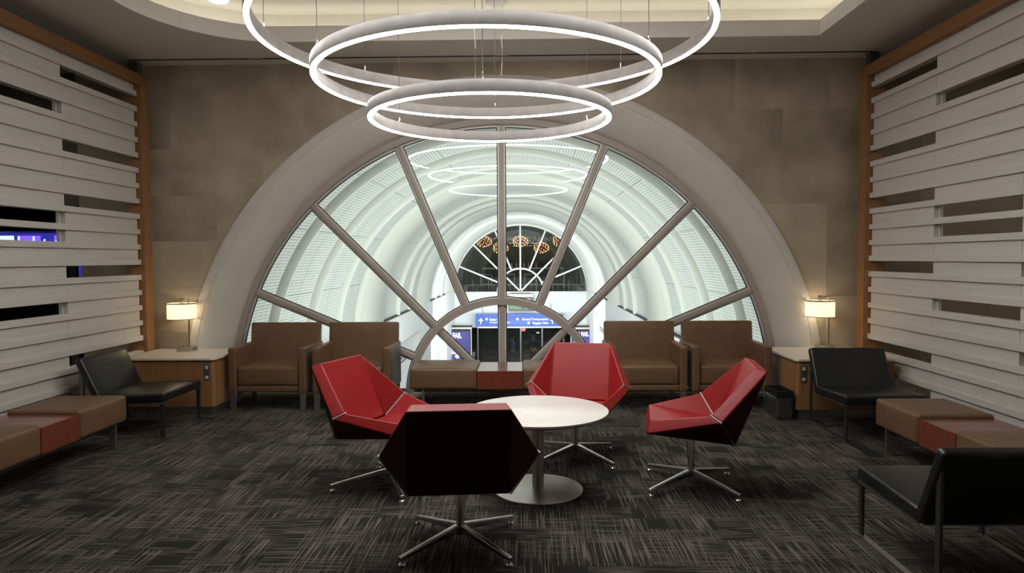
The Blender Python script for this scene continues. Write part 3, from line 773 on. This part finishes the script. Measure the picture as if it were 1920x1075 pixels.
def table_lamp(x, y, post_dx, base_dx, label):
    root = empty('table_lamp', (x, y, .558)); tag(root, label, 'lamp', 'white drum shade lamps on the lamp tables')
    MB().lathe([(0,0),(.096,0),(.100,.004),(.100,.036),(.096,.040),(0,.040)], 48, (base_dx,0)).build('base', 'nickel', root, smooth=True)
    MB().box(base_dx-.05, base_dx-.02, -.03, -.005, .040, .043).build('base_outlet', 'dark', root)
    MB().tube([(post_dx,0,.036),(post_dx,0,.535)], .0085, 14).build('pole', 'nickel', root, smooth=True)
    MB().bar((post_dx,0,.528),(0,0,.528), .012, .016).build('swing_arm', 'nickel', root, bevel=.002, segs=1)
    MB().lathe([(0,.50),(.022,.50),(.022,.545),(0,.545)], 20).build('finial', 'nickel', root, smooth=True)
    sh = MB().ringlathe([(.140,.328),(.141,.329),(.141,.493),(.140,.494),(.1385,.493),(.1385,.329)], n=64).build('lamp_shade', 'shade', root, smooth=True, fix=True)
    MB().ringlathe([(.1395,.484),(.1425,.484),(.1425,.495),(.1395,.495)], n=64).build('shade_rim', 'nickel', sh, smooth=True, fix=True)
    MB().ringlathe([(.1395,.327),(.1420,.327),(.1420,.333),(.1395,.333)], n=64).build('shade_rim', 'nickel', sh, smooth=True, fix=True)
    sp = MB()
    for k in range(3): sp.bar((0,0,.488),(.139*cos(2*pi*k/3+.4),.139*sin(2*pi*k/3+.4),.488), .004, .004)
    sp.build('shade_spider', 'nickel', sh)
    MB().sphere((0,0,.40), .028, 14, 8, 1.2).build('bulb', 'bulb', root, smooth=True)
    MB().lathe([(0,.425),(.014,.425),(.014,.50),(0,.50)], 12).build('bulb_holder', 'nickel', root, smooth=True)
    MB().tube([(base_dx-.10,.01,.012),(base_dx-.13,.02,.010),(base_dx-.16,.05,.004)], .003, 6).build('cord', 'socket', root, smooth=True)
    return root
table_lamp(-3.575, 7.0, .070, .045, 'white drum-shade table lamp on the left lamp table')
table_lamp(2.99, 7.0, .092, .055, 'white drum-shade table lamp on the right lamp table')

# ---- waste bin
wb = empty('waste_bin', (2.372, 6.42, 0)); tag(wb, 'slim dark waste bin beside the right lamp table', 'bin')
MB().rbox(0,0,0,.075,.15,.105,.012, mtx=Matrix.Translation((0,0,.105))).build('bin_body', 'bin', wb, smooth=True)
m_ = MB(); o1 = [(-.080,-.155),(.080,-.155),(.080,.155),(-.080,.155)]; o2 = [(-.066,-.141),(.066,-.141),(.066,.141),(-.066,.141)]
vs = [(x,y,z) for z in (.205,.265) for (x,y) in o1]+[(x,y,z) for z in (.205,.265) for (x,y) in o2]
fs = []
for i in range(4):
    j = (i+1) % 4
    fs += [(i,j,4+j,4+i),(8+j,8+i,12+i,12+j),(4+i,4+j,12+j,12+i),(j,i,8+i,8+j)]
m_.add(vs, fs).build('bin_rim', 'dark', wb, bevel=.004, segs=2, fix=True)

# ================================================================== VAULTED HALL BEYOND THE WINDOW
Y0H, Y1H = YG+.13, 30.0
vault = MB().arch([(3.02,Y0H),(3.02,Y1H+.2),(3.30,Y1H+.2),(3.30,Y0H)], VCX, VCZ, n=72).build('vaulted_ceiling', 'vault', smooth=True, fix=True)
struct(vault, 'white ribbed barrel vault of the hall beyond the window', 'ceiling')
def rib(y, wd=.17):
    MB().arch([(3.12,y-wd*.62),(3.02,y-wd*.52),(2.93,y-wd*.36),(2.895,y-wd*.14),(2.895,y+wd*.14),(2.93,y+wd*.36),(3.02,y+wd*.52),(3.12,y+wd*.62)], VCX, VCZ, n=72).build('rib', 'vault', vault, smooth=True, fix=True)
RIBS = [8.42, 9.95, 11.45, 16.9, 18.55, 23.9, 25.5]
for y in RIBS: rib(y)
def wide_arch(y0, y1):
    MB().arch([(3.12,y0-.04),(3.0,y0),(2.93,y0+.05),(2.90,y0+.14),(2.90,y0+.30),(2.885,y0+.32),(2.885,y1-.32),(2.90,y1-.30),(2.90,y1-.14),(2.93,y1-.05),(3.0,y1),(3.12,y1+.04)], VCX, VCZ, n=72).build('wide_arch', 'vault', vault, smooth=True, fix=True)
wide_arch(12.75, 15.1); wide_arch(20.0, 22.35); 
MB().arch([(3.12,26.8),(2.98,26.85),(2.94,27.0),(2.94,28.5),(2.90,28.6),(2.90,Y1H+.1),(3.12,Y1H+.1)], VCX, VCZ, n=72).build('wide_arch', 'vault', vault, smooth=True, fix=True)
bays = [(Y0H,8.30),(8.54,9.83),(10.07,11.33),(11.57,12.72),(15.13,16.78),(17.02,18.43),(18.67,19.97),(22.38,23.78),(24.02,25.38),(25.62,26.80)]
for ya, yb in bays:
    hs = [(ya,yb)] if yb-ya < .9 else [(ya,(ya+yb)/2-.006),((ya+yb)/2+.006,yb)]
    for y0, y1 in hs:
        na = 10
        for k in range(na):
            a0 = pi*k/na+.0012; a1 = pi*(k+1)/na-.0012
            MB().arch([(2.985,y0),(2.985,y1),(3.005,y1),(3.005,y0)], VCX, VCZ, a0, a1, n=7).build('panel', 'perf', vault, fix=True)
# side walls, parapets, piers
for s, nm in ((-1,'left'), (1,'right')):
    def sb(x0, x1, y0, y1, z0, z1):
        a, c = sorted((VCX+s*x0, VCX+s*x1)); return box(a, c, y0, y1, z0, z1)
    hw_ = sb(3.12, 3.34, Y0H, Y1H+.2, -3.75, VCZ+.02).build('wall_hall_'+nm, 'hallwhite'); struct(hw_, nm+' white side wall of the lower hall', 'wall')
    for y0, y1 in ((Y0H,12.75),(15.1,20.0),(22.35,26.8)):
        p_ = sb(2.93, 3.10, y0+.02, y1-.02, -.64, VCZ-.02).build('parapet', 'hallwhite', hw_)
        sb(2.925, 3.11, y0+.02, y1-.02, -.68, -.64).build('parapet_lip', 'bead', p_)
        sb(2.92, 3.11, y0, y1, VCZ-.03, VCZ-.005).build('ledge_shadow', 'soffit', hw_)  # dark strip standing in for the shadow along the ledge
        for zz in (-1.18, -1.28): sb(3.07, 3.09, y0+.3, y1-.3, zz, zz+.02).build('hand_rail', 'dksteel', hw_)
    for y0, y1 in ((12.75,15.1),(20.0,22.35),(26.8,Y1H)):
        sb(2.90, 3.12, y0, y1, -3.73, VCZ).build('pier', 'hallwhite', hw_)
FL = -3.74
hf = box(VCX-3.34, VCX+3.34, Y0H-.2, 37.0, FL-.2, FL).build('floor', 'hallfloor'); struct(hf, 'polished grey floor of the lower hall', 'floor')
# wall under our window (hall side)
struct(box(VCX-3.34, VCX+3.34, YG+.08, Y0H+.02, FL, -.02).build('wall_hall_near', 'hallwhite'), 'wall of the hall below the arched window', 'wall')
# far end wall with its own fan window
ew = MB(); RF = 2.90
pts = [(VCX+RF*cos(pi*k/48), .02+RF*sin(pi*k/48)) for k in range(49)]
for k in range(48):
    (xa,za),(xb,zb) = pts[k], pts[k+1]
    ew.add([(xb,Y1H,zb),(xa,Y1H,za),(xa,Y1H,3.6),(xb,Y1H,3.6)], [(0,1,2,3)])
    ew.add([(xb,Y1H,zb),(xa,Y1H,za),(xa,Y1H+.3,za),(xb,Y1H+.3,zb)], [(1,0,3,2)])
ew.box(VCX-3.5, VCX+3.5, Y1H, Y1H+.3, -1.56, .02); ew.box(VCX-3.5, VCX-RF, Y1H, Y1H+.3, .02, 3.6); ew.box(VCX+RF, VCX+3.5, Y1H, Y1H+.3, .02, 3.6)
ewo = ew.build('wall_hall_far', 'hallwhite'); struct(ewo, 'white far end wall of the hall above its dark opening', 'wall')
box(VCX-3.0, VCX+3.0, Y1H-.06, Y1H, -.03, .02).build('window_sill', 'bead', ewo)
for s in (-1, 1):
    a, c = sorted((VCX+s*2.95, VCX+s*3.5)); box(a, c, Y1H, Y1H+.3, FL, -1.56).build('door_jamb', 'hallwhite', ewo)
w2 = empty('window_2'); struct(w2, 'far fan window with white bars and amber chandeliers behind it', 'window')
for k in range(0, 9):
    if k in (0, 8): continue
    a = pi*k/8; r0 = 0 if k in (2,4,6) else 1.0
    d = Vector((cos(a),0,sin(a))); c = Vector((VCX,Y1H+.10,.02))
    MB().bar(c+d*r0, c+d*2.9, .07, .08, upv=(0,1,0)).build('mullion', 'hallwhite', w2)
MB().arch([(1.045,Y1H+.07),(.975,Y1H+.07),(.975,Y1H+.14),(1.045,Y1H+.14)], VCX, .02, n=32).build('curved_mullion', 'hallwhite', w2, fix=True)
for k in range(8):
    a0, a1 = pi*k/8, pi*(k+1)/8
    q = [(VCX+2.9*cos(a0+(a1-a0)*i/6), .02+2.9*sin(a0+(a1-a0)*i/6)) for i in range(7)]
    if k % 2 == 0: qi = [(VCX, .02)]
    else: qi = [(VCX, .02)]
    MB().prism_xz(q+qi, Y1H+.115, Y1H+.122).build('pane', 'darkglass', w2)
# dark lounge behind the far window
struct(box(VCX-6, VCX+6, Y1H+.3, 37, -.3, -.12).build('floor', 'soffit'), 'dark floor of the lounge behind the far window', 'floor')
struct(box(VCX-6, VCX+6, 36.8, 37, -.12, 4.2).build('wall_lounge_far', 'darkroom'), 'dark back wall of the far lounge', 'wall')
struct(box(VCX-6.2, VCX-6, Y1H+.3, 37, -.12, 4.2).box(VCX+6, VCX+6.2, Y1H+.3, 37, -.12, 4.2).build('wall_lounge_side', 'darkroom'), 'dark side walls of the far lounge', 'wall')
struct(box(VCX-6, VCX+6, Y1H+.3, 37, 4.0, 4.2).build('ceiling', 'darkroom'), 'dark ceiling of the far lounge', 'ceiling')
area('lounge_fill', (VCX, 32.2, 3.6), (0, 1, .1), 5, 2, 42, (1, .92, .76))  # unseen fill lamp added to lift the lounge, facing away from view
# crystal strip
tw = MB()
for i in range(170):
    x = VCX-2.7+5.4*random.random(); z = 2.46+random.uniform(-.12,.10); s_ = random.uniform(.012,.028)
    tw.box(x-s_, x+s_, 34.0, 34.0+s_, z-s_, z+s_)
tag(tw.build('crystal_curtain', 'twinkle'), 'band of tiny sparkling crystals behind the far chandeliers', 'crystals', kind='stuff')
o = box(VCX-3.3, VCX+3.3, 33.9, 34.15, 2.60, 2.78).build('bulkhead', 'dark'); tag(o, 'dark bulkhead above the crystal band in the far lounge', 'bulkhead')
# chandeliers
def chandelier():
    root = empty('chandelier'); tag(root, '', 'chandelier', 'amber starburst chandeliers behind the far window')
    MB().sphere((0,0,0), .06, 10, 6).build('core', 'ambermetal', root, smooth=True)
    MB().tube([(0,0,.05),(0,0,1.7)], .008, 5).build('pole', 'dksteel', root)
    rods, bulbs = MB(), MB(); nn = 64
    for i in range(nn):
        z = 1-2*(i+.5)/nn; ph = i*2.39996; rr = sqrt(1-z*z); d = Vector((rr*cos(ph), rr*sin(ph), z*.72))
        R_ = .34+.05*((i*7) % 5)/5
        rods.bar(d*.05, d*R_, .008, .008); bulbs.sphere(d*R_, .024, 5, 3)
    rods.build('rods', 'ambermetal', root); bulbs.build('bulbs', 'amber', root, smooth=True)
    return root
ch0 = chandelier()
for i, (px, py, nm) in enumerate([(907,453,'leftmost, high'),(938,465,'second from left, low'),(975,453,'in the middle, high'),(1014,465,'second from right, low'),(1050,453,'rightmost, high')]):
    c = ch0 if i == 0 else dup(ch0)
    Yc = 32.4; c.location = ((px-985.5)*Yc/F, Yc, 1.5+(484-py)*Yc/F); c['label'] = 'amber starburst chandelier behind the far window, '+nm
# railing in the far lounge
gr = empty('guard_rail', (VCX, 31.0, -.12)); tag(gr, 'thin white guard railing inside the far window', 'railing')
MB().tube([(-2.9,0,.40),(2.9,0,.40)], .02, 6).build('top_rail', 'bead', gr)
for i in range(25): MB().bar((-2.9+i*.242,0,0),(-2.9+i*.242,0,.40 if i % 3 else .62), .02, .02).build('baluster', 'bead', gr)
for i, x in enumerate((-1.6,-.55,.45,1.75)):
    o = empty('picture_stand', (VCX+x, 31.5, -.12)); tag(o, 'thin white rectangular stand frame behind the far guard rail, '+('leftmost','second from left','second from right','rightmost')[i], 'frame', 'stand frames in the far lounge')
    MB().bar((-.26,0,.0),(-.26,0,.86), .025,.025).bar((.26,0,.0),(.26,0,.86), .025,.025).build('posts', 'bead', o); MB().bar((-.27,0,.86),(.27,0,.86), .025,.025).bar((-.27,0,.42),(.27,0,.42), .02,.02).build('cross_bars', 'bead', o)
o = box(VCX-1.9, VCX+2.1, 34.5, 34.9, -.12, .95).build('bar_counter', 'dark'); tag(o, 'dark bar counter far behind the far window', 'counter')
MB().box(VCX-1.95, VCX+2.15, 34.4, 34.95, .95, 1.0).build('counter_top', 'bead', o)
for i in range(9):
    x = VCX-.85+i*.2+random.uniform(-.03,.03)
    q = MB().lathe([(0,1.0),(.035,1.0),(.035,1.18),(.012,1.24),(.012,1.30),(0,1.30)], 8, (x,34.6)).build('bottle', 'bead', smooth=True)
    tag(q, 'small pale bottle on the far bar counter', 'bottle', 'bottles on the far bar counter')

# lower dark opening: ticket hall beyond
struct(box(VCX-3.34, VCX+3.34, 36.8, 37, FL, -1.2).build('wall_lobby_far', 'darkwall'), 'dark far wall of the lower lobby', 'wall')
struct(box(VCX-3.5, VCX+3.5, Y1H+.3, 37, -1.56, -1.3).build('ceiling', 'darkwall'), 'dark ceiling of the lower lobby', 'ceiling')
struct(box(VCX-3.54, VCX-3.34, Y1H+.3, 37, FL, -1.3).box(VCX+3.34, VCX+3.54, Y1H+.3, 37, FL, -1.3).build('wall_lobby_side', 'darkwall'), 'side walls of the dark lower lobby', 'wall')
dr = empty('door_1', (VCX, Y1H+.15, FL)); struct(dr, 'dark glazed entrance under the far end wall', 'door')
for i in range(7):
    x = -2.85+i*.95; box(x-.03, x+.03, -.03, .03, 0, 2.18).build('door_frame', 'dksteel', dr)
for i in range(6): box(-2.82+i*.95, -1.93+i*.95, -.005, .005, .02, 2.15).build('pane', 'darkglass', dr)
ex = empty('exit_sign', (-.15, 30.9, -1.75)); tag(ex, 'small red lit exit sign inside the dark entrance', 'sign')
box(-.11, .11, -.02, .02, -.09, .09).build('sign_box', 'exitred', ex)
text('EXIT', .12, 'signwhite', ex, (0, -.024, -.045), align='CENTER', offset=.004)
o = box(.48, .60, 31.9, 31.95, -2.04, -1.98).build('wall_light', 'signwhite'); tag(o, 'tiny white light in the dark entrance', 'light')
o = empty('ticket_desk', (.8, 34.0, FL)); tag(o, 'grey service desk inside the dark entrance', 'desk')
box(-.9,.9,-.3,.3,0,1.05).build('desk_body', 'soffit', o); box(-.95,.95,-.35,.35,1.05,1.09).build('desk_top', 'plate', o)
area('lobby_light', (VCX, 33.0, -1.62), (0, .2, -1), 4, 2, 9, (.85, .95, 1))

# wayfinding sign
ws = empty('wayfinding_sign', (VCX, 29.2, -1.53)); tag(ws, 'long blue hanging wayfinding sign with white arrows and lettering', 'sign')
X0, X1_ = (890-985.5)*29.2/F-VCX, (1045-985.5)*29.2/F-VCX
box(X0, X1_, -.05, .05, .09, .63).build('sign_box', 'signblue', ws); box(X0+.1, X1_+.15, -.07, .07, .03, .09).build('sign_rail', 'bead', ws)
box(X1_, X1_+.22, -.04, .04, .12, .62).build('end_panel', 'plate', ws)
def arrow(x):
    MB().box(x-.02, x+.02, -.062, -.055, .20, .42).bar((x-.09,-.058,.33),(x,-.058,.44), .035, .01, upv=(0,1,0)).bar((x+.09,-.058,.33),(x,-.058,.44), .035, .01, upv=(0,1,0)).build('arrow', 'signwhite', ws)
arrow(X0+.23); arrow(X1_-.24)
def disc(x, z, r=.055): MB().prism_xz([(x+r*cos(2*pi*k/16), z+r*sin(2*pi*k/16)) for k in range(16)], -.062, -.055).build('pictogram', 'signwhite', ws)
disc(X0+.48, .41); disc(X0+1.80, .41); disc(X0+2.28, .25)
text('Gates 130-159', .15, 'signwhite', ws, (X0+.60, -.058, .35), offset=.003, sx=.78)
text('Terminal B (Tom Bradley)', .10, 'signwhite', ws, (X0+.60, -.058, .24), offset=.0015, sx=.82)
text('Ground Transportation', .145, 'signwhite', ws, (X1_-.40, -.058, .36), align='RIGHT', offset=.002, sx=.82)
text('Baggage Claim', .145, 'signwhite', ws, (X1_-.40, -.058, .20), align='RIGHT', offset=.002, sx=.82)
for x in (X0+.3, X1_-.3): MB().tube([(x,0,.63),(x,0,1.0),(x,.8,1.0)], .015, 6).build('hanger', 'dksteel', ws)
# clock box
ck = empty('clock_sign', ((976-985.5)*29.6/F, 29.6, 1.5-(570-484)*29.6/F)); tag(ck, 'grey box sign with a round white clock on the far end wall', 'clock')
box(-.55, .55, -.05, .38, -.33, .30).build('sign_box', 'plate', ck, bevel=.01)
MB().prism_xz([(-.58,.30),(.58,.30),(.48,.42),(-.48,.42)], -.08, .38).build('cap', 'bead', ck)
MB().prism_xz([(.28+.21*cos(2*pi*k/28), .0+.21*sin(2*pi*k/28)) for k in range(28)], -.075, -.05).build('clock_face', 'signwhite', ck)
MB().bar((.28,-.08,0),(.28,-.08,.15), .02, .006, upv=(0,1,0)).bar((.28,-.08,0),(.38,-.08,-.04), .02, .006, upv=(0,1,0)).build('clock_hands', 'dark', ck)
text('ROLEX', .18, 'signgreen', ck, (-.50, -.058, -.20), offset=.004, sx=.88)

# advertising light boxes
def lightbox(px0, px1, py0, Y, zb, label, ftxt):
    x0, x1 = (px0-985.5)*Y/F, (px1-985.5)*Y/F; zt = 1.5-(py0-484)*Y/F
    r = empty('advertising_panel', (x0, Y, zb)); W_, H_ = x1-x0, zt-zb
    tag(r, label, 'poster', 'blue lit advertising panels in the hall')
    box(0, W_, 0, .22, 0, H_).build('cabinet', 'dark', r, bevel=.01); box(.01, W_-.01, -.02, 0, H_-.14, H_-.07).build('top_strip', 'bead', r)
    MB().box(.015,.05,-.02,0,.05,H_-.14).box(W_-.05,W_-.015,-.02,0,.05,H_-.14).build('frame', 'bead', r)
    box(.10, W_-.10, -.012, 0, .12, H_-.24).build('print', 'poster', r)
    u = W_/1.36
    text('GO FAR.', .30*u, 'posterwhite', r, (.13*W_, -.015, H_-.52*u), offset=.014*u, sx=.66)
    for i, s_ in enumerate(('AMERICA', 'INVESTS IN', 'PUBLIC', 'COLLEGE')):
        text(s_, .135*u, 'posterwhite', r, (.15*W_, -.015, H_-(.82+.125*i)*u), offset=.007*u, sx=.85)
    MB().prism_xz([(.74*u,H_-1.40*u),(.86*u,H_-1.29*u),(.74*u,H_-1.18*u),(.62*u,H_-1.29*u)], -.016, -.012).build('diamond_mark', 'posterwhite', r)
    return r
lightbox(822, 883, 611, 28.6, FL, 'blue lit advertising panel left of the dark entrance', 0)
lightbox(1068, 1119, 612, 28.6, FL, 'blue lit advertising panel right of the dark entrance', 0)
lightbox(744, 830, 682, 21.4, FL, 'nearer blue lit advertising panel, glimpsed under the window bench', 0)
# steel barrier post by the entrance
o = MB().tube([((884-985.5)*29/F,29,FL),((884-985.5)*29/F,29,-2.55),((887-985.5)*29/F,29,-2.5),((887-985.5)*29/F,29,FL)], .03, 8).build('barrier_post', 'steel', smooth=True); tag(o, 'looped steel barrier post beside the left advertising panel', 'barrier')

# ---- people in the dark entrance
def skin_mesh(name, m, joints, edges, parent=None, sub=1):
    me = bpy.data.meshes.new(name); me.from_pydata([j[:3] for j in joints], edges, []); me.update()
    me.materials.append(M[m]); o = bpy.data.objects.new(name, me); COL.objects.link(o)
    sk = o.modifiers.new('skin', 'SKIN'); sk.use_smooth_shade = True
    if not me.skin_vertices: me.skin_vertices.new()
    for i, j in enumerate(joints):
        r = j[3]; me.skin_vertices[0].data[i].radius = (r, r if len(j) < 5 else j[4])
    me.skin_vertices[0].data[0].use_root = True
    ss = o.modifiers.new('sub', 'SUBSURF'); ss.levels = sub; ss.render_levels = sub
    if parent: o.parent = parent
    return o
def person(loc, rz, top, label, bag):
    r = empty('person', loc, rz); tag(r, label, 'person')
    st = .22
    J = [(0,0,.95,.13,.10),(0,0,1.15,.12,.09),(0,0,1.36,.15,.10),(0,0,1.46,.06,.06),(0,.01,1.53,.055,.055),(0,.02,1.60,.085,.10),(0,.02,1.69,.08,.09),(0,.02,1.74,.04,.05),
         (-.17,0,1.40,.055,.055),(-.22,-.03,1.14,.042,.042),(-.20,.10,.92,.032,.032),(-.19,.14,.84,.03,.02),
         (.17,0,1.40,.055,.055),(.22,-.06,1.15,.042,.042),(.24,.05,.93,.032,.032),(.24,.09,.85,.03,.02),
         (-.09,.02,.86,.085,.09),(-.10,st*.5,.50,.055,.06),(-.10,st*.7,.09,.04,.04),(-.10,st*.7+.14,.03,.035,.025),
         (.09,-.02,.86,.085,.09),(.10,-.02,.50,.055,.06),(.10,-st,.12,.04,.04),(.10,-st+.12,.03,.035,.025)]
    E_ = [(0,1),(1,2),(2,3),(3,4),(4,5),(5,6),(6,7),(2,8),(8,9),(9,10),(10,11),(2,12),(12,13),(13,14),(14,15),(0,16),(16,17),(17,18),(18,19),(0,20),(20,21),(21,22),(22,23)]
    skin_mesh('body', 'skin', J, E_, r)
    g = .018
    def sub_(ids, name, m):
        mp = {k: i for i, k in enumerate(ids)}
        skin_mesh(name, m, [(J[k][0],J[k][1],J[k][2],J[k][3]+g,J[k][4]+g) for k in ids], [(mp[a],mp[b_]) for a,b_ in E_ if a in mp and b_ in mp], r)
    sub_([2,1,0,8,9,10,12,13,14], 'shirt', top); sub_([0,16,17,18,20,21,22], 'trousers', 'blackcloth')
    MB().sphere((0,-.01,1.68), .105, 12, 8, 1.0).build('hair', 'hair', r, smooth=True)
    for s in (-1,1):
        MB().rbox(0,0,0,.045,.13,.04,.03, mtx=Matrix.Translation((s*.10, st*.7+.06 if s<0 else -st+.06, .04))).build('shoe', 'dark', r, smooth=True)
    if bag == 'back':
        b_ = MB().rbox(0,0,0,.13,.08,.20,.05, mtx=Matrix.Translation((0,-.19,1.22))).build('backpack', 'navy', r, smooth=True)
        MB().bar((-.10,-.12,1.44),(-.10,.12,1.30), .04,.02).bar((.10,-.12,1.44),(.10,.12,1.30), .04,.02).build('strap', 'navy', b_)
    else:
        b_ = MB().rbox(0,0,0,.08,.20,.16,.04, mtx=Matrix.Translation((.33,.0,.95))).build('shoulder_bag', 'blackcloth', r, smooth=True)
        MB().bar((.30,-.15,1.08),(.15,-.02,1.46), .03,.015).bar((.30,.15,1.08),(.15,.02,1.46), .03,.015).build('strap', 'blackcloth', b_)
    return r
person(((959-985.5)*31.2/F, 31.2, FL), radians(-60), 'blueshirt', 'person in a blue shirt carrying a dark backpack, walking in the entrance', 'back')
person(((999-985.5)*31.6/F, 31.6, FL), radians(170), 'blackcloth', 'person in black clothes with a shoulder bag in the entrance', 'side')

# ================================================================== BAR BEYOND THE LEFT SCREEN
bb = empty('back_bar', (-8.0, 10.0, 0)); tag(bb, 'purple-lit back bar glimpsed through the left screen', 'bar')
box(-1.5, 1.75, 0, .35, 0, 1.05).build('counter', 'dark', bb)
box(-1.5, 1.35, .30, .35, 1.25, 1.92).build('back_panel', 'purple2', bb)
for i, x in enumerate((-.9, -.15, .25, .82)): box(x, x+.34, .27, .30, 1.25, 1.88).build('glow_panel', ('purple','purple2','purple','purple')[i], bb)
box(-.03, .20, .25, .27, 1.72, 1.88).build('menu_board', 'paleblue', bb)
box(-1.5, 1.75, .05, .40, 1.93, 2.06).build('canopy', 'dark', bb); box(-1.5, 1.35, .02, .35, 1.60, 1.63).build('shelf', 'dark', bb)
for i in range(14):
    x = -9.3+i*.19+random.uniform(-.03,.03); h = random.uniform(.16,.24)
    q = MB().lathe([(0,0),(.035,0),(.035,h*.6),(.012,h*.75),(.012,h),(0,h)], 10).build('bottle', 'paleblue', loc=(x, 10.12, 1.631), smooth=True)
    tag(q, 'small pale bottle on the purple-lit back bar shelf', 'bottle', 'bottles on the purple back bar')
sc_ = empty('wall_screen', (-6.62, 9.4, 1.3)); tag(sc_, 'dark blue screen glimpsed through the left screen', 'screen')
box(-.30, .24, 0, .05, -.25, .35).build('bezel', 'dark', sc_); box(-.28, .17, -.005, 0, -.22, .32).build('display', 'screen', sc_)
box(.24,.34,0,.06,-1.3,.9).build('post', 'corridor', sc_)
